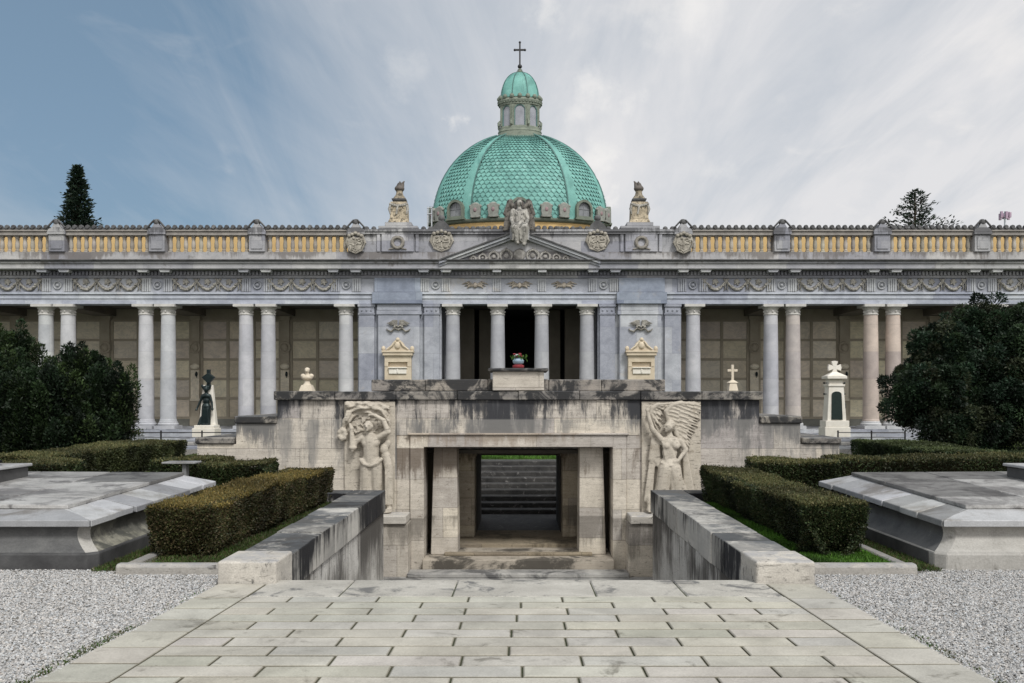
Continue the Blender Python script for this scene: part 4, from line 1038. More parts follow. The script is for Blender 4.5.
for k in range(16):
    a = 2 * PI * k / 16; m.ball((1.46 * math.cos(a), YD + LF * 1.46 * math.sin(a), zc_ + 0.55), (0.16, 0.16, 0.18), 8, 6)
for k in range(40):
    a = 2 * PI * k / 40; m.ball((1.53 * math.cos(a), YD + LF * 1.53 * math.sin(a), zc_ + 0.16), 0.06, 6, 4)
m.build('cornice', M['green_stone'], lan, smooth=45)
z0_, z1_ = DZ(94), DZ(67.5)
prof = [(1.37, z0_ - 0.1), (1.37, z0_)] + [(1.37 * math.cos(R(86) * k / 10) ** 0.92, z0_ + (z1_ - z0_) * math.sin(R(86) * k / 10)) for k in range(1, 11)]
m = MB(); m.lathe(prof, 0, YD, 32, LF); sd = m.build('small_dome', M['copper'], lan, smooth=60)
for k in range(8):
    a = 2 * PI * (k + 0.5) / 8; m = MB(); m.tube([((r + 0.02) * math.cos(a), YD + LF * (r + 0.02) * math.sin(a), z) for r, z in prof[1:]], 0.035, 6); m.build('rib', M['copper_seam'], sd, smooth=60)
m = MB(); m.lathe([(0.22, z1_ - 0.12), (0.26, z1_ + 0.02), (0.16, z1_ + 0.10), (0.18, z1_ + 0.16), (0.08, z1_ + 0.25), (0.05, z1_ + 0.3)], 0, YD, 16); m.build('finial', M['green_stone'], lan, smooth=60)
zo_ = DZ(61.5)
m = MB(); m.ball((0, YD, zo_), 0.16, 12, 8); m.tube([(0, YD, z1_ + 0.2), (0, YD, zo_)], 0.05, 8); m.build('orb', M['iron'], lan, smooth=60)
m = MB(); zt_, zar = DZ(37), DZ(44.7)
m.box(-0.055, 0.055, YD - 0.05, YD + 0.05, zo_ + 0.1, zt_); m.box(-0.34, 0.34, YD - 0.045, YD + 0.045, zar - 0.05, zar + 0.06)
for p in ((0, zt_), (-0.36, zar), (0.36, zar)): m.ball((p[0], YD, p[1]), 0.09, 8, 6)
m.build('cross', M['iron'], lan)
# white vent frame on the roof left of the dome
t = thing('roof_ladder_frame', 'white metal access frame on the roof left of the dome base', 'frame', (BX(431) * 1.2, 47, 7.42))
xv = at(429.5, 210, 47).x
m = MB()
for dx in (-0.10, 0.12): m.tube([(xv + dx, 47, 7.42), (xv + dx, 47, at(0, 207, 47).z)], 0.035, 6)
m.build('post', M['grey_steel'], t)
m = MB()
for py in (208, 214): m.tube([(xv - 0.12, 46.97, at(0, py, 47).z), (xv + 0.14, 46.97, at(0, py, 47).z)], 0.028, 6)
m.build('rail', M['grey_steel'], t)
# ---------------------------------------------------------------- sunken gateway wall (face at Y = 17.3)
YG = 17.3; SG = F / YG
def WX(px): return (px - 519.0) / SG
def WZ(py): return EYE + (398 - py) / SG
ZL = -1.86                               # level of the sunken court
gate = thing('memorial_gateway', 'weathered travertine terrace wall with central doorway down to an underpass', 'wall', (0, YG, ZL))
YR = 22.4
hx = WX(760); px2, px3 = WX(801), WX(840)
ow = WX(613.2); oz = WZ(447); dz0 = WZ(563)
# main wall body: left, right and over the door
ztop = WZ(400)
xL = WX(640.5)
for s in (-1, 1):
    m = MB(); m.box(s * xL, s * hx, YG, YR, ZL - 0.1, ztop); m.build('wing_wall', M['travertine'], gate)
m = MB(); m.box(-xL + 0.002, xL - 0.002, YG - 0.03, YG + 1.0, WZ(435), ztop - 0.002); m.box(-xL, xL, YG + 1.0, YR, 0.55, ztop - 0.002)
m.build('lintel_wall', M['travertine'], gate)
for s in (-1, 1):
    m = MB(); m.box(s * WX(627), s * (xL - 0.002), YG - 0.02, YG + 1.0, ZL - 0.1, WZ(435) - 0.002); m.build('pilaster_strip', M['travertine_clean'], gate, bevel=0.008)
m = MB()
for s in (-1, 1): m.box(s * ow, s * (WX(627) - 0.004), YG - 0.07, YG + 0.75, ZL - 0.1, WZ(435))
m.box(-ow - 0.002, ow + 0.002, YG - 0.07, YG + 0.75, oz, WZ(435))
m.build('door_surround', M['travertine_clean'], gate, bevel=0.01)
m = MB(); m.box(-WX(629), WX(629), YG - 0.11, YG + 0.2, WZ(435) + 0.001, WZ(433)); m.build('door_moulding', M['travertine_clean'], gate, bevel=0.01)
# stepped ends
for s in (-1, 1):
    m = MB(); m.box(s * (hx + 0.002), s * px2, YG, YG + 3.5, GZ - 0.5, WZ(423.5)); m.box(s * (px2 + 0.002), s * px3, YG, YG + 3.5, GZ - 0.5, WZ(444))
    m.build('stepped_end', M['travertine2'] if 'travertine2' in M else M['travertine'], gate)
    m = MB(); m.box(s * (hx + 0.004), s * (px2 + 0.03), YG - 0.05, YG + 3.55, WZ(423.5) + 0.001, WZ(416)); m.box(s * (px2 + 0.034), s * (px3 + 0.03), YG - 0.05, YG + 3.55, WZ(444) + 0.001, WZ(437.5))
    m.build('coping', M['coping'], gate, bevel=0.02)
m = MB(); zc_ = WZ(391.2)
nb = 8; xs = [-hx - 0.05 + (2 * hx + 0.1) * k / nb for k in range(nb + 1)]
for k in range(nb):
    dy = rnd.uniform(-0.012, 0.012); m.box(xs[k] + 0.003, xs[k + 1] - 0.003, YG - 0.10 + dy, YR, ztop + 0.001, zc_ + rnd.uniform(-0.008, 0.008))
m.build('coping', M['coping'], gate, bevel=0.02, seg=2)
hx2 = WX(666.5); m = MB(); xs = [-hx2, -1.9, -0.62, 0.62, 1.7, hx2]
for k in range(5): m.box(xs[k] + 0.003, xs[k + 1] - 0.003, YG + 0.05 + rnd.uniform(-0.01, 0.01), YR - 0.4, zc_ + 0.002, WZ(379.3) + rnd.uniform(-0.01, 0.01))
m.build('upper_coping', M['coping'], gate, bevel=0.02, seg=2, color=(1.25, 1.22, 1.18))
# altar block and cap
m = MB(); wa = WX(544.5); m.box(-wa, wa, YG - 0.12, YG + 0.9, zc_ + 0.012, WZ(371.5)); al = m.build('altar_block', M['altar'] if 'altar' in M else M['travertine_clean'], gate, bevel=0.012)
m = MB(); m.box(-wa - 0.09, wa + 0.09, YG - 0.2, YG + 1.0, WZ(371.5) + 0.001, WZ(368.4)); m.build('altar_cap', M['coping'], al, bevel=0.015)
# sculpted panels and pedestals
for s in (-1, 1):
    m = MB(); xa, xb = s * WX(643), s * WX(694 if s < 0 else 700)
    m.box(s * WX(642), s * (WX(692.5) if s < 0 else WX(701)), YG - 0.055, YG - 0.001, ZL, WZ(401.5)); m.build('panel', M['relief_stone'], gate, bevel=0.01)
    m = MB(); m.box(s * WX(625.5), s * WX(705), YG - 0.62, YG - 0.058, ZL - 0.1, WZ(519.5)); p = m.build('pedestal', M['travertine_clean'], gate, bevel=0.012)
    m = MB(); m.box(s * (WX(624) + 0.06), s * WX(706), YG - 0.68, YG - 0.058, WZ(519.5) + 0.001, WZ(511.5)); m.build('pedestal_cap', M['block'], p, bevel=0.015)
# passage: front piers, back piers, side walls, floor sills
m = MB()
for s in (-1, 1):
    p = MB(); p.frust(s * WX(580.5) if s > 0 else -WX(608), s * WX(608) if s > 0 else -WX(580.5), YG + 0.28, YG + 0.92, WZ(557) + 0.001, (s * WX(581.5) if s > 0 else -WX(605)), (s * WX(605) if s > 0 else -WX(581.5)), YG + 0.3, YG + 0.9, oz + 0.002)
    p.build('front_pier', M['travertine_clean'], gate, bevel=0.012)
    x0, x1 = 1.00, 1.44
    p = MB(); p.box(s * x0, s * x1, 19.3, 20.0, WZ(553), 0.55); p.box(s * (x0 - 0.03), s * (x1 + 0.03), 19.26, 20.04, 0.3, 0.42)
    p.build('rear_pier', M['travertine_clean'], gate, bevel=0.012, color=(0.8, 0.76, 0.68))
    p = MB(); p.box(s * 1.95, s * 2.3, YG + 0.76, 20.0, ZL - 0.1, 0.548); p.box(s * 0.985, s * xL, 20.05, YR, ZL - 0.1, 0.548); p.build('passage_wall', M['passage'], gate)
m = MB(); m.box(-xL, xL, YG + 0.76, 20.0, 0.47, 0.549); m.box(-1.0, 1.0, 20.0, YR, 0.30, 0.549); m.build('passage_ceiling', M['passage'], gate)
m = MB(); m.box(-ow + 0.002, ow - 0.002, YG - 0.32, YG + 1.1, ZL, WZ(557)); m.build('threshold', M['sill'], gate, bevel=0.01)
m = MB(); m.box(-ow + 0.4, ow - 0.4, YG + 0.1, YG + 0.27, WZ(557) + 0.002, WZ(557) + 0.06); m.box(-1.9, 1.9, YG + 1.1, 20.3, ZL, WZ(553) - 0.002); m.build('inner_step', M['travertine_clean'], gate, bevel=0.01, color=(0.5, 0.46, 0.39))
m = MB(); m.box(-ow - 0.25, ow + 0.25, YG - 0.75, YG - 0.33, ZL, ZL + 0.09); m.build('outer_step', M['step'], gate, bevel=0.015)

# ---------------------------------------------------------------- carved reliefs (set into the panels)
YF = YG - 0.055
def P(px, py, d=0.0): return Vector(((px - 519.0) / SG, YF - d, EYE + (398 - py) / SG))
def face(sh, c, look=0.0, r=0.095):       # head with nose, brow, chin, mouth, ears; look: sideways turn
    th = look * 1.15; f = Vector((math.sin(th), -math.cos(th), 0)); sd = Vector((math.cos(th), math.sin(th), 0)); Zv = Vector((0, 0, 1))
    sh += [('e', c, (r * 0.90, r * 0.95, r * 1.12)), ('e', c + f * r * .38 - Zv * r * .58, (r * .50, r * .50, r * .46)),
           ('c', c + f * r * .95 + Zv * r * .18, c + f * r * 1.16 - Zv * r * .16, .011, .018), ('c', c + f * r * .84 - sd * .045 + Zv * r * .3, c + f * r * .84 + sd * .045 + Zv * r * .3, .018, .018),
           ('c', c + f * r * .86 - sd * .022 - Zv * r * .48, c + f * r * .86 + sd * .022 - Zv * r * .48, .012, .012), ('e', c + f * r * .72 - Zv * r * .86, (.028, .028, .022))]
    for s in (-1, 1): sh.append(('e', c + sd * s * r * .88 - Zv * .01, (.02, .025, .035)))
# left: man with arms raised round his head, torch at his side
sh = []
face(sh, P(371.4, 425.5, 0.20), -0.2, 0.098)
sh += [('c', P(371.6, 430, 0.14), P(372, 435, 0.12), 0.06, 0.07), ('e', P(373, 441, 0.12), (0.20, 0.12, 0.16)), ('e', P(369, 443, 0.17), (0.09, 0.07, 0.085)), ('e', P(377, 443, 0.17), (0.09, 0.07, 0.085)),
       ('c', P(373, 440, 0.10), P(373, 460, 0.10), 0.165, 0.155), ('e', P(373, 460, 0.11), (0.19, 0.12, 0.16)), ('c', P(373, 442, .24), P(373, 455, .24), .012, .012),
       ('c', P(381, 437, 0.13), P(390.5, 431.5, 0.17), 0.072, 0.06), ('c', P(390.5, 431.5, 0.17), P(386, 420, 0.16), 0.06, 0.05), ('c', P(386, 420, 0.16), P(377, 415, 0.16), 0.05, 0.038), ('e', P(375, 414.5, 0.17), (0.05, 0.04, 0.035)),
       ('c', P(365, 437, 0.13), P(359, 441, 0.13), 0.07, 0.055), ('c', P(359, 441, 0.13), P(356, 447, 0.16), 0.052, 0.042), ('e', P(355.5, 448, 0.17), (0.045, 0.04, 0.05)),
       ('c', P(354, 430, 0.12), P(355.5, 447, 0.14), 0.04, 0.075), ('e', P(355.5, 447, 0.15), (0.09, 0.08, 0.05)), ('c', P(354, 428, 0.12), P(352.5, 424, 0.12), 0.05, 0.03)]
for k in range(4):                        # fingers
    sh.append(('c', P(375 - 0.6 * k, 413.6 + 0.3 * k, 0.18), P(371.6 - 0.3 * k, 413.8 + 0.9 * k, 0.19), 0.014, 0.011))
    sh.append(('c', P(354.4 + 0.7 * k, 448.5, 0.19), P(354.4 + 0.7 * k, 450.6, 0.20), 0.013, 0.011))
sh += [('c', P(368.5, 462, 0.10), P(367, 500, 0.06), 0.13, 0.10), ('c', P(378, 462, 0.10), P(379, 500, 0.06), 0.13, 0.10)]
for k in range(7): sh.append(('c', P(363.5 + 3 * k, 464, 0.14), P(362.5 + 3.2 * k, 500, 0.12), 0.018, 0.022))
pts = [P(363.5, 459, 0.17), P(367, 463, 0.21), P(373, 464.5, 0.22), P(379, 463, 0.21), P(383.5, 458.5, 0.17)]
for a, b in zip(pts, pts[1:]): sh.append(('c', a, b, 0.042, 0.042))
man = sculpt('bearer_relief', sh, M['relief_stone'], gate, 0.016, 2)
sh = []
rr = random.Random(14)
def cloth(path, n, spread, r):
    """a bundle of thin flowing folds following a path"""
    for q in range(n):
        o = (q / max(1, n - 1) - .5) * spread; ph = rr.uniform(0, 6)
        pts = []
        for i in range(len(path) * 3 - 2):
            f = i / 3; k = min(int(f), len(path) - 2); a, b = path[k], path[k + 1]; u = f - k
            pts.append(P(a[0] + (b[0] - a[0]) * u + .5 * math.sin(i * 1.1 + ph), a[1] + (b[1] - a[1]) * u + o + .6 * math.sin(i * .9 + ph), .05 + .05 * math.cos(o) + .03 * math.sin(i + ph)))
        for a, b in zip(pts, pts[1:]): sh.append(('c', a, b, r * rr.uniform(.8, 1.2), r * rr.uniform(.8, 1.2)))
cloth([(348.5, 420), (354, 412), (363, 407.5), (374, 407.5), (384, 411), (390, 419)], 7, 9.5, .024)
cloth([(349, 405.5), (358, 404.5), (368, 404), (380, 405), (391, 409)], 4, 5, .022)
cloth([(350, 412), (346, 421), (346, 432)], 3, 3, .034)
for k in range(70):                       # shallow carved ground between the cloth and the figure
    px_, py_ = rr.uniform(355, 388), rr.uniform(406, 432); an_ = rr.uniform(0, PI)
    if math.hypot(px_ - 371.4, py_ - 425) < 6.5: continue
    sh.append(('c', P(px_, py_, .012), P(px_ + 2.6 * math.cos(an_), py_ + 2.6 * math.sin(an_), .02), .026, .018))
cloth([(386, 414), (391, 422), (390, 431)], 3, 3, .03)
for k in range(7):
    a = k * 0.9; sh.append(('e', P(344.5 + 3 * math.cos(a), 434 + 4.5 * math.sin(a), 0.08), (0.055, 0.05, 0.055)))
rr = random.Random(4)
for k in range(26): sh.append(('e', P(rr.uniform(349, 389), rr.uniform(402.5, 409), rr.uniform(.04, .10)), (rr.uniform(.04, .07), .05, rr.uniform(.03, .05))))
for k in range(0): sh.append(('e', P(rr.uniform(360, 369), rr.uniform(411, 424), .06), (.05, .05, .06))); sh.append(('e', P(rr.uniform(377, 386), rr.uniform(418, 428), .05), (.05, .04, .06)))
sculpt('drapery_relief', sh, M['relief_stone'], gate, 0.018, 1)
sh = [('c', P(387.5, 455, .06), P(391, 470, .08), .10, .09), ('c', P(391, 470, .08), P(391.5, 495, .10), .09, .085), ('c', P(391.5, 495, .1), P(391.5, 507, .1), .075, .06), ('e', P(390.5, 509.5, .2), (.085, .14, .045)), ('e', P(386, 449, .08), (.09, .08, .12)), ('e', P(389, 443, .06), (.07, .06, .09))]
for k in range(4): sh.append(('c', P(387.5 + 2.2 * k, 464, .15), P(388 + 2.2 * k, 503, .16), .014, .018))
for k in range(5): sh.append(('c', P(388.8 + 0.9 * k, 509.5, .27), P(388.4 + 1.0 * k, 510.2, .33 - .01 * k), .02, .016))
sculpt('draped_leg_relief', sh, M['relief_stone'], gate, 0.016, 1)
# right: winged woman with one arm raised
sh = []
face(sh, P(667.5, 426.5, 0.17), -0.9, 0.098)
sh += [('e', P(669.6, 424.2, 0.14), (0.10, 0.11, 0.105)), ('e', P(672.6, 427.5, 0.12), (0.05, 0.06, 0.07)),
       ('c', P(668.5, 431, 0.12), P(669, 436, 0.11), 0.055, 0.065), ('e', P(669.5, 441.5, 0.11), (0.21, 0.12, 0.13)), ('e', P(665, 445, 0.17), (0.085, 0.08, 0.085)), ('e', P(674.5, 445, 0.17), (0.085, 0.08, 0.085)), ('e', P(669, 452, 0.11), (0.155, 0.11, 0.17)), ('e', P(668.5, 463, 0.11), (0.19, 0.13, 0.16)),
       ('c', P(660.5, 439, 0.13), P(651.5, 429, 0.15), 0.068, 0.055), ('c', P(651.5, 429, 0.15), P(646.8, 413, 0.16), 0.055, 0.038), ('e', P(646.3, 410, 0.17), (0.04, 0.035, 0.05)),
       ('c', P(679, 440, 0.13), P(684.5, 449.5, 0.14), 0.068, 0.055), ('c', P(684.5, 449.5, 0.14), P(677.5, 458.5, 0.2), 0.052, 0.038), ('e', P(676, 459.8, 0.21), (0.05, 0.035, 0.035))]
for k in range(4):
    sh.append(('c', P(645.2 + 0.7 * k, 408.5, 0.18), P(644.8 + 0.9 * k, 405.6 - 0.3 * (k in (1, 2)), 0.18), 0.013, 0.010)); sh.append(('c', P(675 , 459 + 0.7 * k, 0.23), P(672.4, 459.6 + 0.8 * k, 0.24), 0.013, 0.010))
sh.append(('c', P(647.5, 410.5, 0.17), P(649.2, 408.5, 0.19), 0.013, 0.01))
pts = [P(660, 461.5, .18), P(664, 464, .22), P(669, 464.6, .23), P(674, 463.6, .22), P(678, 461, .18)]
for a, b in zip(pts, pts[1:]): sh.append(('c', a, b, 0.026, 0.026))
sh += [('c', P(664.5, 468, .12), P(659, 505, .13), .15, .14), ('c', P(673, 468, .12), P(678, 505, .10), .15, .16), ('e', P(668.5, 485, .08), (.22, .10, .45))]
for k in range(13):
    u = k / 12; x0 = 661 + 15.5 * u; x1 = 651.5 + 37 * u
    sh.append(('c', P(x0, 466, .2 - .12 * abs(u - .5)), P(x0 * .5 + x1 * .5 + 1.4 * math.sin(k * 2.3), 486, .22 - .16 * abs(u - .5)), .022, .028)); sh.append(('c', P(x0 * .5 + x1 * .5 + 1.4 * math.sin(k * 2.3), 486, .22 - .16 * abs(u - .5)), P(x1, 507, .20 - .14 * abs(u - .5)), .028, .038))
for k in range(6): sh.append(('c', P(661 + k * 1.5, 442 + 0.5 * k, .2), P(664 + 2.2 * k, 459, .2), .014, .014))
for k in range(6): sh.append(('c', P(652.5 + 1.1 * k, 434 + 0.6 * k, .1), P(649 + 2.0 * k, 459 + 1.0 * k + 2 * math.sin(k * 2), .08), .03, .028))
for k in range(4): sh.append(('c', P(649.5 + 1.5 * k, 462, .07), P(645 + 1.8 * k, 500, .08), .022, .035))
for k in range(5): sh.append(('c', P(683 + 0.8 * k, 452, .05), P(685 + 2.2 * k, 496, .05), .025, .035))
sh += [('e', P(648.5, 508.5, .2), (.07, .15, .045)), ('c', P(649, 497, .1), P(648.8, 507, .14), .06, .05)]
for k in range(5): sh.append(('c', P(646.9 + 0.8 * k, 508.6, .28), P(646.7 + 0.9 * k, 509.4, .335 - .01 * k), .018, .015))
sculpt('angel_relief', sh, M['relief_stone'], gate, 0.016, 2)
def wing(root, wrist, tip_top, tips, name, d):
    sh = [('c', root, wrist, .07, .075), ('c', wrist, tip_top, .07, .03)]
    n = len(tips)
    for k, tp in enumerate(tips):
        u = k / (n - 1); base = (wrist.lerp(tip_top, 1 - u * 1.0) if u < 0.75 else wrist.lerp(root, (u - .75) * 4))
        dd = Vector((0, -d * 0.25 * (k % 2), 0))
        sh.append(('c', base + dd, tp + dd, .042, .026))
    for k in range(8):
        u = k / 7; b = root.lerp(wrist, u) if u < .6 else wrist.lerp(tip_top, (u - .6) * 1.4)
        sh.append(('c', b + Vector((0, -.02, 0)), b + Vector((.10 + .12 * u, -.02, -.22 + .05 * u)), .045, .03))
    sculpt(name, sh, M['relief_stone'], gate, 0.014, 1)
def feathers(name, bases, tips, r0, r1, d, slab):
    """a low-relief wing: close-set long feathers over a thin slab"""
    sh = []
    def along(pl, u):
        f = u * (len(pl) - 1); i = min(int(f), len(pl) - 2); return pl[i].lerp(pl[i + 1], f - i)
    q = random.Random(3)
    for (f0, f1, n, dep, r) in ((.35, 1.0, int(len(tips) * 3.2), .0, r0 * .8), (.16, .66, int(len(tips) * 3.6), .022, r0 * .8), (0, .34, int(len(tips) * 4), .044, r0 * .75)):
        for k in range(n):                 # long primaries, then two rows of shorter coverts lapping over them
            u = k / (n - 1); A0 = along(bases, u); B0 = along(tips, u); L = q.uniform(.93, 1.04)
            a = A0.lerp(B0, f0); b = A0.lerp(B0, f1 * L); mid = a.lerp(b, .5) + Vector((0, 0, .035 * (f1 - f0)))
            dd = Vector((0, -dep - 0.012 * (k % 2), 0))
            sh.append(('c', a + dd, mid + dd, r, r)); sh.append(('c', mid + dd, b + dd, r, r * .62))
    for a, b in zip(bases, bases[1:]): sh.append(('c', a + Vector((0, -.04, 0)), b + Vector((0, -.04, 0)), .05, .05))
    sculpt(name, sh, M['relief_stone'], gate, 0.012, 1)
feathers('wing_relief', [P(681, 402.8, .03), P(672, 404.5, .04), P(665.5, 411, .05), P(668, 420, .03), P(674.5, 431, .03), P(679, 439, .02)],
         [P(700.3, 403.8, .02), P(700.5, 411, .02), P(699.5, 419, .02), P(696, 428, .02), P(691, 438, .02), P(688.5, 450, .02)], .032, .018, 0, 0)
feathers('wing_relief', [P(649.5, 414, .02), P(652, 408, .03), P(658, 404.5, .03)], [P(659, 433, .01), P(667, 411, .02), P(679, 403.5, .02)], .03, .018, 0, 0)

# ---------------------------------------------------------------- parapets, stairs, path
PX0, PX1 = 2.51, 3.115
SL = 0.032
for s in (-1, 1):
    side = 'left' if s < 0 else 'right'
    t = thing('stair_parapet', ('stone stair parapet with black stained coping beside the hedge with the browner top', 'stone stair parapet with black stained coping beside the brightest green grass strip')[s > 0], 'parapet', (s * 2.8, 9.0, GZ), 'parapets flanking the sunken stairs')
    m = MB(); m.box(s * (PX0 + 0.04), s * (PX1 - 0.05), 9.3, 16.1, -2.0, -0.50); m.build('parapet_wall', M['parapet_wall'], t)
    ys = [9.52, 10.3, 11.0, 11.75, 12.6, 13.4, 14.2, 15.1, 16.1]
    for a, b in zip(ys, ys[1:]):
        m = MB(); m.box(s * (PX0 + rnd.uniform(-.008, .008)), s * PX1, a + 0.004, b - 0.004, -0.499, -0.085 + rnd.uniform(-.008, .008))
        v = rnd.uniform(.75, 1.45); m.build('coping_block', M['parapet_cap'], t, bevel=0.015, seg=2, color=(v, v, v))
    m = MB(); m.box(s * (PX0 - 0.004), s * (PX1 + 0.008), 8.87, 9.517, -0.56, -0.058); m.build('end_block', M['block'], t, bevel=0.025, seg=3)
    m = MB(); m.box(s * (PX1 + 0.003), s * 4.3, 15.6, 16.09, -0.44, -0.09); m.box(s * (PX1 - 0.045), s * 4.3, 15.66, 16.05, -2.0, -0.442); m.build('return_wall', M['parapet_cap'], t, bevel=0.015)

st = thing('stone_staircase', 'stone steps dropping between two parapets to the sunken doorway', 'staircase', (0, 8.9, ZL))
nst = 10; y0 = 8.72; zz0 = -SL * 8.9; rise = (zz0 - ZL) / nst
for k in range(nst):
    m = MB(); z = zz0 - rise * k - 0.004
    ya = 8.22 if k == 0 else y0 + 0.34 * (k - 0) ; yb = y0 + 0.34 * (k + 1)
    if k == 0:
        xs = [-2.6, -1.72, -0.62, 0.78, 1.66, 2.6]
        for a, b in zip(xs, xs[1:]): m.hexa([(a + .006, ya, -SL * ya - .2), (b - .006, ya, -SL * ya - .2), (b - .006, yb, z - .25), (a + .006, yb, z - .25), (a + .006, ya, -SL * ya - .004), (b - .006, ya, -SL * ya - .004), (b - .006, yb, z), (a + .006, yb, z)])
        m.v = [(x, min(y, 9.06), zv) for x, y, zv in m.v]
    else:
        xs = [-2.54, -0.9 + 0.4 * (k % 3), 1.1 - 0.3 * (k % 2), 2.54]
        for a, b in zip(xs, xs[1:]): m.box(a + .003, b - .003, ya + 0.003, yb + 0.06, z - rise, z)
    m.build('step', M['step_top'] if k == 0 else M['step'], st, bevel=0.012)
o = MB(); o.box(-4.3, 4.3, y0 + 0.34 * nst - 0.1, YG + 0.01, ZL - 0.2, ZL)
tag(o.build('sunken_court', M['step'], None), kind='structure')
# path slabs
m = MB(); rr = random.Random(12)
def slab(x0, x1, y0, y1, dz=0.0):
    g = 0.006
    v = 1 + rr.uniform(-0.10, 0.08); m.cur = (v * rr.uniform(.98, 1.03), v, v * rr.uniform(.93, 1.02))
    t1, t2, t3, t4 = (rr.uniform(-.003, .003) for _ in range(4))
    c = 0.013
    vs = [(x0, y0, -.08), (x1, y0, -.08), (x1, y1, -.08), (x0, y1, -.08), (x0, y0, -.006), (x1, y0, -.006), (x1, y1, -.006), (x0, y1, -.006), (x0 + c, y0 + c, t1), (x1 - c, y0 + c, t2), (x1 - c, y1 - c, t3), (x0 + c, y1 - c, t4)]
    vs = [(x, y, z - SL * y + dz) for x, y, z in vs]
    b_ = len(m.v); m.add(vs, [(0, 1, 5, 4), (1, 2, 6, 5), (2, 3, 7, 6), (3, 0, 4, 7), (4, 5, 9, 8), (5, 6, 10, 9), (6, 7, 11, 10), (7, 4, 8, 11), (8, 9, 10, 11)])
    for i in range(8): m.tint[b_ + i] = (.40, .38, .32)
y = 8.20; row = 0
while y > 2.0:
    d = 0.265 + rr.uniform(-.012, .012); L = 0.868
    off = (0.0 if row % 2 else L / 2) + rr.uniform(-.05, .05) - 0.01
    xs = [-2.6]; x = -2.6 - (2.6 % L) + off - L
    while x < 2.6:
        if x > -2.35 and x < 2.35: xs.append(x + rr.uniform(-.03, .03))
        x += L
    xs.append(2.6)
    for a, b in zip(xs, xs[1:]): slab(a + .006, b - .006, y - d + .006, y - .006)
    y -= d; row += 1
for s in (-1, 1):
    yy = 8.84; k = 0
    while yy > 2.0:
        d = (0.70 if k == 0 else 0.45) + rr.uniform(-.03, .03); a, b = s * 2.604, s * 3.10
        slab(min(a, b), max(a, b), yy - d + .006, yy - .006); yy -= d; k += 1
tag(m.build('path', M['paving'], None), kind='structure')
m = MB(); m.hexa([(-3.12, 1.5, -.2 - SL * 1.5), (3.12, 1.5, -.2 - SL * 1.5), (3.12, 8.9, -.2 - SL * 8.9), (-3.12, 8.9, -.2 - SL * 8.9), (-3.12, 1.5, -.014 - SL * 1.5), (3.12, 1.5, -.014 - SL * 1.5), (3.12, 8.9, -.014 - SL * 8.9), (-3.12, 8.9, -.014 - SL * 8.9)])
tag(m.build('path_bedding', M['soil'], None), kind='structure')
# rear stairs rising to the lawn behind the gateway
t = thing('rear_staircase', 'dark wet stone steps rising to the lawn beyond the underpass', 'staircase', (0, 23.2, ZL))
n2 = 9; zl2 = WZ(553) - 0.02; rs = (GZ - zl2) / n2
for k in range(n2):
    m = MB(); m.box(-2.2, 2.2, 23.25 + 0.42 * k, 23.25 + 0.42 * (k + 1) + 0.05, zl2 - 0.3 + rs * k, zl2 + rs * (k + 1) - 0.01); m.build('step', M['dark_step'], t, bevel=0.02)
m = MB(); m.box(-2.2, 2.2, 20.31, 23.3, zl2 - 0.3, zl2); tag(m.build('passage_floor', M['dark_step'], None), kind='structure')
m = MB()
for s in (-1, 1): m.box(s * 2.203, s * 2.5, YR, 27.3, -2.2, GZ + 0.02)
m.build('side_wall', M['dark_stone'], t)

# ---------------------------------------------------------------- ground
xs = [-160, -4.3, -3.105, -2.2, 2.2, 3.105, 4.3, 160]; ys = [-25, 8.9, 9.8, 16.1, 17.4, 22.3, 23.2, 27.02, 60, 400]
def gz(y): return -SL * min(max(y, -25), 9.8)
def ground(name, mat, test, dz=0.0):
    m = MB()
    for i in range(len(xs) - 1):
        for j in range(len(ys) - 1):
            if test(i, j): m.add([(xs[i], ys[j], gz(ys[j]) + dz), (xs[i + 1], ys[j], gz(ys[j]) + dz), (xs[i + 1], ys[j + 1], gz(ys[j + 1]) + dz), (xs[i], ys[j + 1], gz(ys[j + 1]) + dz)], [(0, 1, 2, 3)])
    return tag(m.build(name, mat, None), kind='structure')
def hole(i, j):
    xm = (xs[i] + xs[i + 1]) / 2; ym = (ys[j] + ys[j + 1]) / 2
    if abs(xm) < 3.105 and ym < 17.4: return True
    if abs(xm) < 4.3 and 16.1 < ym < 22.3: return True
    if abs(xm) < 2.2 and ym < 27.02: return True
    return False
ground('gravel_ground', M['gravel'], lambda i, j: j < 2 and not hole(i, j), -0.012)
ground('lawn', M['lawn'], lambda i, j: j >= 2 and not hole(i, j), 0.0)
m = MB()
for s in (-1, 1): m.box(s * 4.303, s * 4.6, 15.6, 17.35, -2.0, GZ - 0.01)
tag(m.build('court_side_wall', M['parapet_wall'], None), kind='structure')
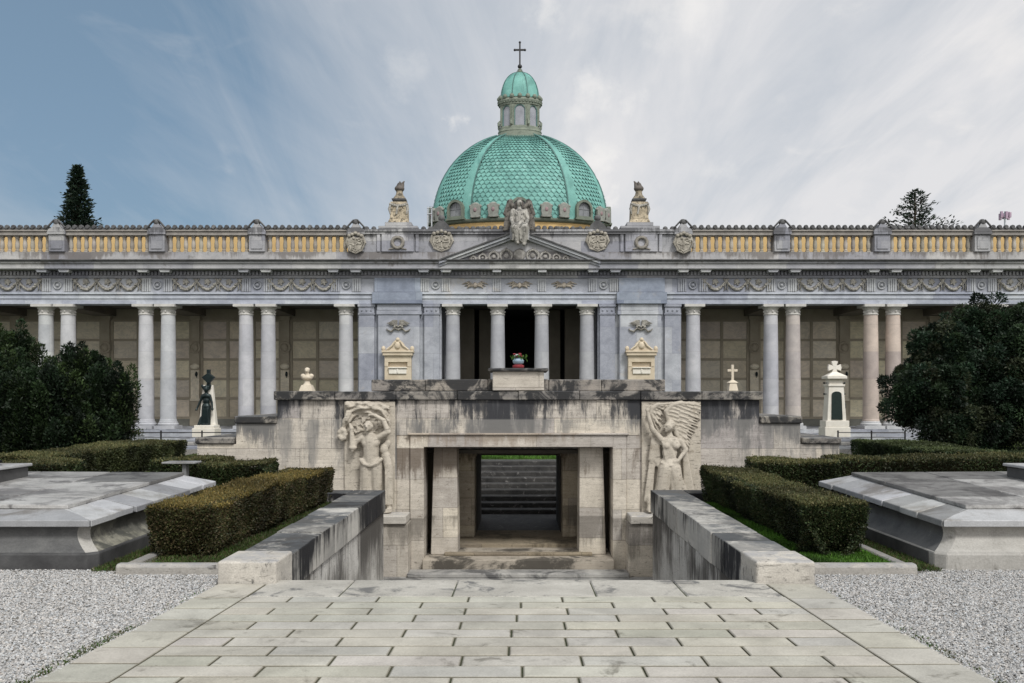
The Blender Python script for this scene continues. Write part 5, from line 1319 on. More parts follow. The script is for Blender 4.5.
# ---------------------------------------------------------------- low platform tombs
def tomb(s):
    lab = 'low stone platform tomb with stained dark front beside the hedge with the browner top' if s < 0 else 'low stone platform tomb with clean pale front beside the greener hedge'
    t = thing('platform_tomb', lab, 'tomb', (s * 8.0, 11.8, GZ), 'low platform tombs on the gravel')
    xi, xo = 4.92, 11.5
    yf, yb = 9.82, 13.86
    def Z(y, a, b): return a + (b - a) * (y - yf) / (yb - yf)
    def ring(x0, y0, x1, y1, ch, z):
        pts = [(x0 + ch, y0), (x1, y0), (x1, y1), (x0, y1), (x0, y0 + ch)]
        return [(s * x, y, z) for x, y in pts]
    def shell(prof, ch):                   # prof: (outward offset, z); cavetto body
        m = MB(); n = 5; vs = []
        for (o, z) in prof: vs += ring(xi - o, yf - o, xo + o, yb + o, ch, z)
        fs = []
        for j in range(len(prof) - 1):
            for k in range(n): fs.append((j * n + k, j * n + (k + 1) % n, (j + 1) * n + (k + 1) % n, (j + 1) * n + k))
        fs.append(tuple(range(n))); fs.append(tuple((len(prof) - 1) * n + k for k in range(n)))
        return m.add(vs, fs)
    def faces(prof, ch, ks):               # some sides of the body only
        m = MB(); n = 5; vs = []
        for (o, z) in prof: vs += ring(xi - o, yf - o, xo + o, yb + o, ch, z)
        fs = [(j * n + k, j * n + (k + 1) % n, (j + 1) * n + (k + 1) % n, (j + 1) * n + k) for j in range(len(prof) - 1) for k in ks]
        used = sorted({i for f in fs for i in f}); mp = {v: i for i, v in enumerate(used)}
        return m.add([vs[i] for i in used], [tuple(mp[i] for i in f) for f in fs])
    pl = shell([(0.10, GZ - 0.1), (0.10, GZ + 0.17), (0.085, GZ + 0.185)], 0.10).build('plinth', M['tomb_plinth'] if s < 0 else M['tomb_body_clean'], t, bevel=0.01)
    if s > 0:
        mm = MB(); mm.box(xi - 0.108, xi - 0.09, yf + 0.12, yb + 0.05, GZ - 0.1, GZ + 0.168); mm.build('dark_side_band', M['tomb_plinth'], pl)
    prof = [(0.08, GZ + 0.186)] + [(0.08 - 0.30 * (1 - (1 - u) ** 2) * 1.0 + 0.16 * u * u, GZ + 0.186 + 0.285 * u) for u in [k / 8 for k in range(1, 9)]]
    faces(prof, 0.10, (0, 1, 2)).build('front_cavetto', M['tomb_body'] if s < 0 else M['tomb_body_clean'], t, smooth=30)
    faces(prof, 0.10, (4,)).build('corner_cavetto', M['tomb_body_clean'], t, smooth=30)
    faces(prof, 0.10, (3,)).build('side_cavetto', M['tomb_body_moss'] if s < 0 else M['tomb_body'], t, smooth=30)
    rr = random.Random(9 if s < 0 else 21)
    # sloping border slabs with real joints
    ix, iy = 5.42, 10.27; ibx, iby = 5.28, 13.5
    def quadslab(name, p, mat, th=0.078, tint=None, par=t):
        m = MB()
        c = tint or (lambda v: (v, v, v * rr.uniform(.97, 1.03)))(rr.choice([1.08, 1.0, .92, .75, .6])); m.cur = c
        vs = [(s * x, y, z - th) for x, y, z in p] + [(s * x, y, z) for x, y, z in p]
        m.hexa(vs); return m.build(name, mat, par, bevel=0.008)
    zo, zi = 0.235, 0.31
    def zoy(y): return zo + 0.06 * (y - yf) / 4.04
    def ziy(y): return zi + 0.12 * (y - iy) / 3.3
    g = 0.011
    # front run
    cuts = [xi, 6.35, 8.0, 9.6, 11.5]; cin = [ix, 6.5, 8.0, 9.5, 11.0]
    for k in range(4):
        quadslab('border_slab', [(cuts[k] + g, yf, zoy(yf)), (cuts[k + 1] - g, yf, zoy(yf)), (cin[k + 1] - g, iy + .05, ziy(iy)), (cin[k] + g, iy + .05, ziy(iy))], M['tomb_eave'])
    ysl = [yf, 10.45, 10.95, 11.5, 12.1, 12.75, 13.3, yb]; isl = [iy, 10.72, 11.1, 11.55, 12.05, 12.6, 13.1, iby]
    for k in range(7):
        f0, f1 = k / 7, (k + 1) / 7
        j = rr.uniform(-.02, .02) if 0 < k else 0
        quadslab('border_slab', [(xi + j, ysl[k] + g, zoy(ysl[k])), (ix + .05 + (ibx - ix) * f0, isl[k] + g, ziy(isl[k])), (ix + .05 + (ibx - ix) * f1, isl[k + 1] - g, ziy(isl[k + 1])), (xi + j, ysl[k + 1] - g, zoy(ysl[k + 1]))], M['tomb_eave'])
    quadslab('border_slab', [(xi, yb, zoy(yb)), (ibx, iby - .05, ziy(iby)), (11.0, iby - .05, ziy(iby)), (11.5, yb, zoy(yb))], M['tomb_eave'])
    quadslab('border_slab', [(xo, yf, zoy(yf)), (xo, yb, zoy(yb)), (11.0, iby, ziy(iby)), (11.0, iy, ziy(iy))], M['tomb_eave'])
    # raised cover slabs, rows running away from the path
    rowsx = [5.42, 6.45, 7.55, 8.7, 9.9, 11.0]
    for r in range(5):
        cy = [iy, 10.27 + rr.uniform(0.5, .8), 11.3 + rr.uniform(-.1, .2), 11.9 + rr.uniform(-.1, .3), 12.7 + rr.uniform(-.1, .2), iby]
        if r == 0: cy = [iy, 10.95, 12.35, iby]
        for a, b in zip(cy, cy[1:]):
            def X(x, y): return x if x > 5.5 else ix + (ibx - ix) * (y - iy) / (iby - iy)
            x0, x1 = rowsx[r], rowsx[r + 1]; h = 0.045
            top = lambda x, y: ziy(y) + h + 0.006 * (x - 5.4)
            tv = rr.choice([1.05, 1.0, .92, .8, .55, .42]); quadslab('cover_slab', [(X(x0, a) + g, a + g, top(x0, a)), (x1 - g, a + g, top(x1, a)), (x1 - g, b - g, top(x1, b)), (X(x0, b) + g, b - g, top(x0, b))], M['tomb_top'], 0.05, (tv, tv, tv * .99))
    # grave slab and boulder-like headstone on the platform
    m = MB(); m.box(s * 7.42, s * 9.6, 12.1, 12.9, 0.36, 0.615); m.build('grave_slab', M['tomb_plinth'], t, bevel=0.015)
    m = MB(); m.box(s * 7.38, s * 9.6, 12.06, 12.94, 0.617, 0.66); m.build('slab_cover', M['tomb_eave'], t, bevel=0.01)
    sculpt('rounded_cushion', [('e', (s * 8.65, 12.5, 0.715), (1.1, 0.34, 0.09)), ('e', (s * 8.75, 12.5, 0.745), (0.9, 0.3, 0.09))], M['tomb_top'], t, 0.03, 2)
for s in (-1, 1): tomb(s)

# kerbs of the planted strips
for s in (-1, 1):
    t = thing('stone_kerb', 'low rounded stone kerb round the ' + ('mossy' if s < 0 else 'bright green') + ' strip at the hedge foot', 'kerb', (s * 4, 9.5, GZ), 'kerbs round the planted strips')
    m = MB()
    pr = [(-.075, -.45), (-.075, -.235), (-.05, -.20), (.05, -.20), (.075, -.235), (.075, -.45)]
    m.prism_x([(9.52 + a, b) for a, b in pr], s * 3.13, s * 4.46) if s > 0 else m.prism_x([(9.52 + a, b) for a, b in pr], -4.46, -3.13)
    m.build('front_kerb', M['block'], t, bevel=0.012, color=(0.75, 0.76, 0.78))
    m = MB(); m.hexa([(s * 4.34, 9.6, -.5), (s * 4.47, 9.6, -.5), (s * 4.50, 15.4, -.5), (s * 4.38, 15.4, -.5), (s * 4.34, 9.6, -.235), (s * 4.47, 9.6, -.235), (s * 4.50, 15.4, -.235), (s * 4.38, 15.4, -.235)])
    m.build('side_kerb', M['block'], t, bevel=0.015, color=(0.6, 0.6, 0.6))
    m = MB(); m.box(s * 3.12, s * 4.4, 9.55, 9.9, -.5, -.285); tag(m.build('planting_soil', M['soil'], None), kind='structure')

# ---------------------------------------------------------------- hedges
def hedge(name, label, poly, z0, z1, n, cols, top_cols, leaf=0.035, seed=1, group='clipped hedges', wob=0.03, under=0.05):
    """poly: four (x, y) corners, counter-clockwise. A dark twiggy core covered by many small leaves"""
    rng = np.random.default_rng(seed)
    c = np.mean(np.array(poly), axis=0)
    t = thing(name, label, 'hedge', (c[0], c[1], z0), group)
    pin = [tuple(np.array(p) + np.sign(c - np.array(p)) * 0.13) for p in poly]
    pb = [tuple(np.array(p) + np.sign(c - np.array(p)) * (0.22 + under)) for p in poly]
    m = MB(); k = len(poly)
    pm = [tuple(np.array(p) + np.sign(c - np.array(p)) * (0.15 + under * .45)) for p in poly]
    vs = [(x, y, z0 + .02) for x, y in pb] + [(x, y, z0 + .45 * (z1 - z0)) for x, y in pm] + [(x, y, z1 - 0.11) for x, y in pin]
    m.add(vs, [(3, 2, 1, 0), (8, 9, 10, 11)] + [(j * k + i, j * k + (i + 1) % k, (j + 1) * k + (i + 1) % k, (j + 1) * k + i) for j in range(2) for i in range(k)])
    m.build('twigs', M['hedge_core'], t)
    Pn = np.array(poly); V = []; N = []; T = []
    per = [np.linalg.norm(Pn[(i + 1) % k] - Pn[i]) for i in range(k)]
    H = z1 - z0
    area = [p * H for p in per]; at_ = np.linalg.norm(Pn[1] - Pn[0]) * np.linalg.norm(Pn[2] - Pn[1])
    tot = sum(area) + at_
    for i in range(k):
        q = int(n * area[i] / tot); u = rng.random(q); v = rng.random(q)
        e = Pn[(i + 1) % k] - Pn[i]; nor = np.array([e[1], -e[0]]) / np.linalg.norm(e)
        z = z0 + H * v
        inset = 0.06 * np.clip(0.22 - v, 0, 1) / 0.22 + under * (1 - v) ** 1.3
        d = wob * (np.sin(u * per[i] * 3.1 + i) * np.sin(z * 7 + i * 2) + 0.6 * np.sin(u * per[i] * 9 + 3 * z)) - rng.exponential(0.03, q) - inset
        # rounded shoulders
        d -= 0.05 * np.clip((v - 0.9) / 0.1, 0, 1) ** 2
        xy = Pn[i][None] + e[None] * u[:, None] + nor[None] * d[:, None]
        V.append(np.column_stack([xy, z])); N.append(np.column_stack([np.tile(nor, (q, 1)), np.full(q, 0.35)]))
        cc = np.array(cols)[rng.integers(0, len(cols), q)]
        pt = np.clip(0.8 + 0.35 * np.sin(u * per[i] * 2.3 + z * 3) + 0.25 * np.sin(u * per[i] * 6.1 - z * 5), 0.45, 1.35)
        T.append(cc * (pt * rng.uniform(0.7, 1.2, q))[:, None])
    q = int(n * at_ / tot * 1.15); u = rng.random(q); v = rng.random(q)
    a = Pn[0] * ((1 - u) * (1 - v))[:, None] + Pn[1] * (u * (1 - v))[:, None] + Pn[2] * (u * v)[:, None] + Pn[3] * ((1 - u) * v)[:, None]
    z = z1 + wob * (np.sin(a[:, 0] * 4 + a[:, 1] * 2.3) * np.sin(a[:, 1] * 3.1) + .8 * np.sin(a[:, 1] * 1.35 + a[:, 0] * 1.1 + seed)) - rng.exponential(0.02, q) + (rng.random(q) < 0.03) * rng.uniform(0, .05, q)
    V.append(np.column_stack([a, z])); N.append(np.column_stack([np.zeros((q, 2)), np.ones(q)]))
    cc = np.array(top_cols)[rng.integers(0, len(top_cols), q)]
    T.append(cc * rng.uniform(0.65, 1.3, q)[:, None] * (0.85 + 0.3 * np.sin(a[:, 1] * 1.7 + a[:, 0]))[:, None])
    V = np.vstack(V); N = np.vstack(N); T = np.vstack(T)
    D = N + rng.normal(size=V.shape) * 0.75
    quads('leaves', leaf_quads(rng, V, D, leaf, leaf * 0.55), M['leaf'], t, T)
    return t
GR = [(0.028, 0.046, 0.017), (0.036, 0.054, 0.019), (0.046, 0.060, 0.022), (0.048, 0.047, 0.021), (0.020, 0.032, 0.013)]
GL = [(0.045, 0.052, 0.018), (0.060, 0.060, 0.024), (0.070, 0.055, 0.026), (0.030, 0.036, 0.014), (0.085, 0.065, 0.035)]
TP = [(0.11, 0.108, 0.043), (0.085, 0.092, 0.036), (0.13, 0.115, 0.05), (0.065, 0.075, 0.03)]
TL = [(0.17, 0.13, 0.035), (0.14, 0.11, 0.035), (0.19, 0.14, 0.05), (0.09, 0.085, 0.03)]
zh = 0.355
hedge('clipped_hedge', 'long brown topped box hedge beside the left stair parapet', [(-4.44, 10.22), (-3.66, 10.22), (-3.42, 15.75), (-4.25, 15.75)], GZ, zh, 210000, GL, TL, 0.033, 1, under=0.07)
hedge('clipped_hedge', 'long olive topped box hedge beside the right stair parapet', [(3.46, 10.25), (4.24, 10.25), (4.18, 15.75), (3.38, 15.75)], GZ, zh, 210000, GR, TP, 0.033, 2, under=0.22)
hedge('clipped_hedge', 'short dark hedge below the stepped left end of the gateway wall', [(-6.0, 15.9), (-4.78, 15.9), (-4.78, 16.9), (-6.0, 16.9)], GZ, 0.40, 22000, GR, TP, 0.045, 3)
hedge('clipped_hedge', 'short dark hedge behind the far corner of the brown topped hedge', [(-7.1, 16.4), (-5.7, 16.4), (-5.7, 17.1), (-7.1, 17.1)], GZ, 0.44, 18000, GR, TP, 0.045, 4)
hedge('clipped_hedge', 'short dark hedge below the stepped right end of the gateway wall', [(4.55, 15.95), (6.05, 15.95), (6.05, 17.0), (4.55, 17.0)], GZ, 0.42, 24000, GR, TP, 0.045, 5)
hedge('clipped_hedge', 'long low hedge running behind the pale fronted tomb', [(6.1, 16.2), (16, 16.2), (16, 17.1), (6.1, 17.1)], GZ, 0.50, 60000, GR, TP, 0.045, 6)
hedge('clipped_hedge', 'low hedge strip behind the stained tomb', [(-14, 16.0), (-8.6, 16.0), (-8.6, 16.9), (-14, 16.9)], GZ, 0.42, 36000, GR, TP, 0.045, 7)
hedge('clipped_hedge', 'olive topped hedge in front of the dark yew at left', [(-11.4, 17.6), (-9.95, 17.6), (-9.85, 25.2), (-11.3, 25.2)], GZ, 0.40, 85000, [(0.05, 0.065, 0.025), (0.065, 0.07, 0.028), (0.04, 0.05, 0.02)], TP, 0.05, 8)
hedge('clipped_hedge', 'green hedge in front of the big dark yew at right', [(9.95, 17.8), (11.5, 17.8), (11.3, 25.2), (9.85, 25.2)], GZ, 0.40, 85000, [(0.03, 0.05, 0.02), (0.04, 0.06, 0.022), (0.026, 0.04, 0.016)], [(0.075, 0.095, 0.035), (0.06, 0.08, 0.03)], 0.05, 9)

# ---------------------------------------------------------------- grass blades, pebbles
def grass(name, n, x0, x1, y0, y1, z, h, cols, seed, keep=None):
    rng = np.random.default_rng(seed)
    x = rng.uniform(x0, x1, n); y = rng.uniform(y0, y1, n)
    if keep is not None:
        k = keep(x, y, rng); x, y = x[k], y[k]; n = len(x)
    P_ = np.column_stack([x, y, np.full(n, z)])
    D = rng.normal(size=(n, 3)) * 0.55; D[:, 2] = 1
    pt = 0.75 + 0.35 * np.sin(x * 2.1 + 1) * np.sin(y * 1.7) + 0.2 * np.sin(x * 7 + y * 5)
    T = np.array(cols)[rng.integers(0, len(cols), n)] * (rng.uniform(0.6, 1.3, n) * pt)[:, None]
    o = quads(name, leaf_quads(rng, P_, D, h, h * 0.16), M['leaf'], None, T); tag(o, kind='stuff')
G1 = [(0.075, 0.19, 0.02), (0.06, 0.16, 0.016), (0.10, 0.21, 0.03)]
G2 = [(0.05, 0.085, 0.022), (0.075, 0.08, 0.03), (0.09, 0.075, 0.04), (0.05, 0.11, 0.018)]
grass('grass', 60000, 3.13, 4.36, 9.62, 15.6, -.285, 0.055, G1, 31)
grass('grass', 34000, -4.36, -3.13, 9.62, 15.6, -.285, 0.045, G2, 32, lambda x, y, r: (np.sin(x * 3 + y * 1.3) + np.sin(y * 2.2 + 1) + r.normal(size=len(x)) * .6 > -0.5) | (y > 14))
for s in (-1, 1): grass('grass', 9000, *(sorted((s * 4.49, s * 4.80))), 9.58, 13.5, -.31, 0.05, G2, 33 + s)
grass('grass', 9000, -2.2, 2.2, 27.05, 31.0, GZ, 0.10, G1, 36)
# moss and weeds along the gravel edge of the path
def weeds(x, y, r): return r.random(len(x)) < np.clip(1.1 - np.abs(np.abs(x) - 3.14) / 0.09, 0, 1) * np.clip((7.6 - y) / 2.0, 0.04, 1) * (0.4 + 0.6 * (np.sin(y * 5) > -.3))
rngw = np.random.default_rng(40)
def weed_strip(s, n, seed, dens):
    rng = np.random.default_rng(seed); y = rng.uniform(4.0, 8.7, n); x = s * (3.10 + np.abs(rng.normal(0, 0.05, n)))
    k = rng.random(n) < np.clip((7.4 - y) / 2.2, 0.03, 1) * (0.35 + 0.65 * (np.sin(y * 4.1) > -.4)) * dens
    x, y = x[k], y[k]; n = len(x)
    P_ = np.column_stack([x, y, -SL * y - 0.012]); D = rng.normal(size=(n, 3)) * .8; D[:, 2] = .8
    T = np.array(G2)[rng.integers(0, 4, n)] * rng.uniform(.6, 1.3, n)[:, None]
    tag(quads('weeds', leaf_quads(rng, P_, D, .03, .009), M['leaf'], None, T), kind='stuff')
weed_strip(-1, 9000, 41, 1.0); weed_strip(1, 9000, 42, 0.35)
def pebbles(s, n, seed):
    rng = np.random.default_rng(seed)
    # density follows apparent size: denser towards the camera is not needed, the strip is short
    y = rng.uniform(4.6, 9.78, n); x = s * (3.07 + rng.random(n) * (0.62 * y - 3.0 + 2.2))
    k = (np.abs(x) < 10.5) & ~((np.abs(x) < 4.50) & (y > 9.42))
    k &= ~((np.abs(x) < 3.14) & (y > 8.8))
    x, y = x[k], y[k]; n = len(x)
    r = rng.uniform(0.006, 0.0135, n)
    base = np.array([(1, 0, 0), (0.1, 1, 0), (-1, .1, 0), (0, -1, 0), (0.1, 0.1, .75), (0, 0, -.6)], dtype=float)
    tri = np.array([(0, 1, 4), (1, 2, 4), (2, 3, 4), (3, 0, 4)])
    an = rng.uniform(0, 2 * PI, n); ca, sa = np.cos(an), np.sin(an)
    st_ = rng.uniform(0.7, 1.35, (n, 3)); V = base[None] * st_[:, None, :] * r[:, None, None]
    V = V + rng.normal(size=V.shape) * (r * 0.16)[:, None, None]
    W = V.copy(); W[..., 0] = V[..., 0] * ca[:, None] - V[..., 1] * sa[:, None]; W[..., 1] = V[..., 0] * sa[:, None] + V[..., 1] * ca[:, None]
    z = -SL * np.minimum(y, 9.8) - 0.008 + rng.uniform(-.003, .006, n)
    W += np.column_stack([x, y, z])[:, None, :]
    F_ = W[:, tri, :].reshape(-1, 3, 3)
    g = rng.choice([0.48, 0.41, 0.36, 0.30, 0.23, 0.15], n, p=[.15, .24, .24, .18, .12, .07]) * rng.uniform(.85, 1.1, n)
    hue = rng.normal(0, 0.03, n)
    T = np.column_stack([g * (1 + hue), g * 0.985, g * (0.96 - hue)])
    o = quads('gravel_stones', F_, M['pebble'], None, np.repeat(T, 4, axis=0), 3)
    tag(o, kind='stuff')
pebbles(-1, 88000, 51); pebbles(1, 88000, 52)

# ---------------------------------------------------------------- trees
def yew(label, base, lobes, nclump, per, seed, cols, leaf, size, up, stretch):
    """crown of separate leafy clumps gathered on big lobes; hollows stay between the clumps"""
    rng = np.random.default_rng(seed)
    t = thing('yew_tree', label, 'tree', base, 'dark yews in front of the colonnade')
    m = MB(); rr = random.Random(seed)
    for k in range(7):
        a = rr.uniform(0, 2 * PI); L = lobes[k % len(lobes)]
        top = (L[0], L[1], L[2]); m.tube([(base[0] + .25 * math.cos(a), base[1] + .25 * math.sin(a), base[2]), ((base[0] + top[0]) / 2, (base[1] + top[1]) / 2, (base[2] + top[2]) / 2), top], [.22, .13, .04], 8)
    m.build('trunk', M['bark'], t, smooth=60)
    vol = np.array([l[3] * l[5] + l[3] * l[4] for l in lobes]); vol = vol / vol.sum()
    idx = rng.choice(len(lobes), nclump, p=vol); L = np.array(lobes)[idx]
    d = unit(rng.normal(size=(nclump, 3)) + np.array([0, -.35, .1]))
    C = L[:, :3] + d * L[:, 3:6] * (rng.uniform(.62, 1.0, nclump))[:, None]
    C[:, 2] = np.maximum(C[:, 2], base[2] + .2)
    sz = size * rng.uniform(.55, 1.25, nclump)
    ax = unit(d * np.array([.7, .7, .4]) + np.array([0, 0, up]))
    shade = rng.uniform(.5, 1.5, nclump)
    hue = np.array(cols)[rng.integers(0, len(cols), nclump)]
    I = np.repeat(np.arange(nclump), per); n = len(I)
    e = unit(rng.normal(size=(n, 3))); r = rng.random(n) ** .45
    u = rng.uniform(-1, 1, n)                        # along the clump axis: pointed at the tip
    w = np.sqrt(np.clip(1 - u ** 2, 0, 1)) * np.where(u > 0, 1 - .55 * u, 1)
    perp = unit(np.cross(ax[I], e))
    P_ = C[I] + ax[I] * (u * sz[I] * stretch)[:, None] + perp * (w * r * sz[I])[:, None]
    P_[:, 2] = np.maximum(P_[:, 2], base[2] + .03)
    D = ax[I] * (.9 if up > 1 else .45) + perp * .7 + rng.normal(size=(n, 3)) * .45
    tipl = .72 + .5 * np.clip(u * .5 + r * .5, 0, 1)  # lit shoot tips put into the colour: paler towards tip and outside
    T = .82 * hue[I] * (shade[I] * tipl * rng.uniform(.7, 1.3, n))[:, None]
    quads('crown', leaf_quads(rng, P_, D, leaf, leaf * .4), M['leaf'], t, T)
    return t
YC1 = [(0.011, 0.022, 0.010), (0.015, 0.030, 0.012), (0.020, 0.037, 0.013), (0.034, 0.056, 0.018), (0.010, 0.018, 0.010)]
def lob(px, py, Y, rx, ry, rz): p = at(px, py, Y); return (p.x, p.y, p.z, rx, ry, rz)
yew('broad dark yew of upright plumes at the left edge of the photo', tuple(at(50, 453, 29)), [lob(10, 405, 29, 1.7, 1.5, 1.7), lob(45, 412, 28.5, 1.7, 1.5, 1.35), lob(85, 412, 29, 1.3, 1.4, 1.4), lob(108, 418, 29, 0.75, 1.1, 1.2), lob(8, 362, 29.5, .75, .7, .8), lob(60, 390, 29, .7, .8, .8), lob(80, 374, 29, .40, .6, .95), lob(98, 382, 29.2, .34, .5, .75), lob(112, 392, 29, .34, .5, .75), lob(127, 402, 29, .22, .5, .8), lob(-30, 400, 29, 1.7, 1.6, 2.2), lob(60, 437, 28.4, 2.1, 1.4, .7)], 620, 420, 61, YC1, .12, .34, 2.0, 2.0)
YC2 = [(0.010, 0.023, 0.012), (0.014, 0.030, 0.015), (0.018, 0.037, 0.017), (0.026, 0.047, 0.020), (0.030, 0.038, 0.018)]
yew('big spreading dark yew covering the columns at the right edge of the photo', tuple(at(960, 448, 29.5)), [lob(978, 370, 29.5, 1.7, 1.6, 1.9), lob(930, 390, 29, 1.2, 1.3, 1.2), lob(908, 398, 29, .75, 1.0, .85), lob(1018, 352, 29.5, 1.7, 1.6, 1.4), lob(1005, 405, 29, 2.1, 1.6, 1.7), lob(985, 324, 29.6, .75, .8, .85), lob(1018, 332, 29.8, .9, 1.0, .7), lob(945, 352, 29.3, .9, .9, .85), lob(955, 426, 28.8, 1.7, 1.3, .9), lob(1065, 370, 29.5, 1.7, 1.6, 2.2)], 560, 520, 62, YC2, .12, .46, .35, 1.05)

def conifer(label, cat, x, y, ztop, rbase, zlow, n_w, seed, gap, droop, cols, needle=0.3, dens=60, lean=0):
    rng = np.random.default_rng(seed); rr = random.Random(seed)
    t = thing('conifer_tree', label, cat, (x, y, GZ), 'conifers behind the colonnade')
    m = MB(); m.tube([(x, y, GZ), (x, y, ztop * .6), (x + lean, y, ztop)], [.42, .22, .03], 10)
    tr = m.build('trunk', M['bark'], t, smooth=60)
    bm_ = MB(); PP = []; DD = []
    H = ztop - zlow
    for k in range(n_w):
        f = (k + rr.random()) / n_w; z = zlow + H * f ** 0.92; L = rbase * (1 - f) ** 0.85 * rr.uniform(.6, 1.12) + .12
        a = k * 2.4 + rr.uniform(-.5, .5)
        pts = []
        for i in range(5):
            u = i / 4; pts.append(Vector((x + lean * f + L * u * math.cos(a), y + L * u * math.sin(a), z - droop * L * u + .35 * droop * L * u * u + (gap * L * u * u))))
        bm_.tube(pts, [.07 * (1 - f) + .02, .05 * (1 - f) + .015, .03, .02, .008], 5)
        nq = int(dens * (L / rbase + .25))
        for i in range(nq):
            u = rr.random() ** .7; j = min(int(u * 4), 3); p = pts[j].lerp(pts[j + 1], u * 4 - j)
            sp = .10 + .30 * L / rbase * (1 - .5 * u) * (rbase / 3)
            PP.append((p.x + rr.gauss(0, sp), p.y + rr.gauss(0, sp), p.z + rr.gauss(0, sp * .45))); DD.append((math.cos(a) + rr.gauss(0, .5), math.sin(a) + rr.gauss(0, .5), rr.gauss(0, .35) + gap))
    bm_.build('branches', M['bark'], t)
    PP = np.array(PP); DD = np.array(DD)
    T = np.array(cols)[rng.integers(0, len(cols), len(PP))] * rng.uniform(.6, 1.4, len(PP))[:, None]
    quads('crown', leaf_quads(rng, PP, DD, needle, needle * .38), M['leaf'], t, T)
CF = [(0.014, 0.028, 0.018), (0.02, 0.036, 0.02), (0.012, 0.022, 0.014)]
p = at(77.5, 166, 75); conifer('narrow pointed conifer behind the left end of the balustrade', 'tree', p.x, 75, p.z, 2.7, 9.0, 240, 71, 0.22, .18, CF, .32, 110)
p = at(915, 190, 70); conifer('open spreading conifer with gappy branches behind the right balustrade', 'tree', p.x, 70, p.z, 3.9, 12.5, 64, 72, .40, .12, CF, .30, 62)

# distant mast
t = thing('antenna_mast', 'distant mast with pinkish antenna panels above the right end of the balustrade', 'antenna', tuple(at(1005, 300, 120)))
p = at(1005, 217, 120); m = MB(); m.tube([(p.x, 120, GZ), (p.x, 120, p.z + .8)], [.35, .12], 8); m.build('pole', M['grey_steel'], t)
m = MB()
for k in range(6):
    a = k * PI / 3 + .3; m.box(p.x + .62 * math.cos(a) - .14, p.x + .62 * math.cos(a) + .14, 120 + .62 * math.sin(a) - .14, 120 + .62 * math.sin(a) + .14, p.z - .35 + .2 * (k % 2), p.z + .75 - .1 * (k % 3))
    m.tube([(p.x, 120, p.z), (p.x + .62 * math.cos(a), 120 + .62 * math.sin(a), p.z)], .05, 5)
M['pink_panel'] = simple('pink_panel', (0.40, 0.28, 0.34), (0.30, 0.22, 0.30), 3, .5)
m.build('antenna_panel', M['pink_panel'], t)

# ---------------------------------------------------------------- monuments near the colonnade
Ym = 36.5
def A(px, py, d=0.0): q = at(px, py, Ym); return Vector((q.x, Ym - d, q.z))
# left: bronze woman in front of a white stele
t = thing('bronze_monument', 'dark bronze female figure with outstretched arms before a white stone stele', 'statue', tuple(A(207.5, 438)))
sc_ = F / Ym
m = MB(); c = A(207.5, 438); m.box(c.x - .48, c.x + .48, Ym - .5, Ym + .3, GZ, A(0, 428).z); m.box(c.x - .42, c.x + .42, Ym - .44, Ym + .3, A(0, 428).z + .001, A(0, 425).z); ped_ = m.build('pedestal', M['white_marble'], t, bevel=.015)
m = MB(); zb_, zt_ = A(0, 425).z + .001, A(0, 385).z; m.frust(c.x - .36, c.x + .36, Ym - .05, Ym + .26, zb_, c.x - .19, c.x + .19, Ym, Ym + .22, zt_); m.build('stele', M['white_marble'], t, bevel=.015)
sh = [('e', A(207.2, 389.5, .12), (.10, .11, .14)), ('e', A(207.2, 387.2, .08), (.12, .12, .09)), ('c', A(207.2, 391.5, .1), A(207.2, 394, .1), .055, .07),
      ('e', A(207.2, 396, .1), (.20, .12, .13)), ('e', A(207.2, 401, .1), (.145, .11, .2)), ('e', A(207.2, 407, .1), (.20, .15, .18)),
      ('c', A(203.6, 395.5, .12), A(200.8, 403, .15), .062, .05), ('c', A(200.8, 403, .15), A(198.9, 408.6, .22), .05, .038), ('e', A(198.6, 409.6, .24), (.055, .05, .05)),
      ('c', A(210.8, 395.5, .12), A(213.3, 403, .15), .062, .05), ('c', A(213.3, 403, .15), A(214.3, 408, .22), .05, .038), ('e', A(214.6, 409, .24), (.055, .05, .05)),
      ('c', A(206, 408, .1), A(205, 424, .1), .14, .12), ('c', A(208.6, 408, .1), A(208.8, 424, .12), .14, .12), ('c', A(203, 418, .16), A(199.8, 428, .3), .08, .05), ('e', A(206, 424.6, .2), (.05, .12, .04)), ('e', A(209, 424.6, .2), (.05, .12, .04))]
for k in range(7): sh.append(('c', A(204.6 + .85 * k, 409, .23), A(203.2 + 1.2 * k, 424, .24), .018, .03))
for s in (-1, 1):
    for k in range(4): sh.append(('c', A(206.6 + s * 8 - s * .3 * k, 409.6, .27), A(206.7 + s * (8.6 + .2 * k), 411.2 - .25 * k, .31), .014, .011))
    sh.append(('c', A(207.2 + s * 2.6, 389, .08), A(207.2 + s * 4.2, 385.6, .1), .05, .05))
sculpt('figure', sh, M['bronze'], t, .02, 2)
m = MB(); q = A(208.3, 374.5); m.box(q.x - .07, q.x + .07, Ym - .02, Ym + .12, A(0, 386).z, A(0, 369.5).z)
m.prism_y([(q.x - .27, A(0, 377.2).z), (q.x, A(0, 384).z), (q.x + .27, A(0, 377.2).z), (q.x + .1, A(0, 374.4).z), (q.x, A(0, 373).z), (q.x - .1, A(0, 374.4).z)], Ym - .06, Ym + .14); m.build('cross', M['bronze'], t, bevel=.01)
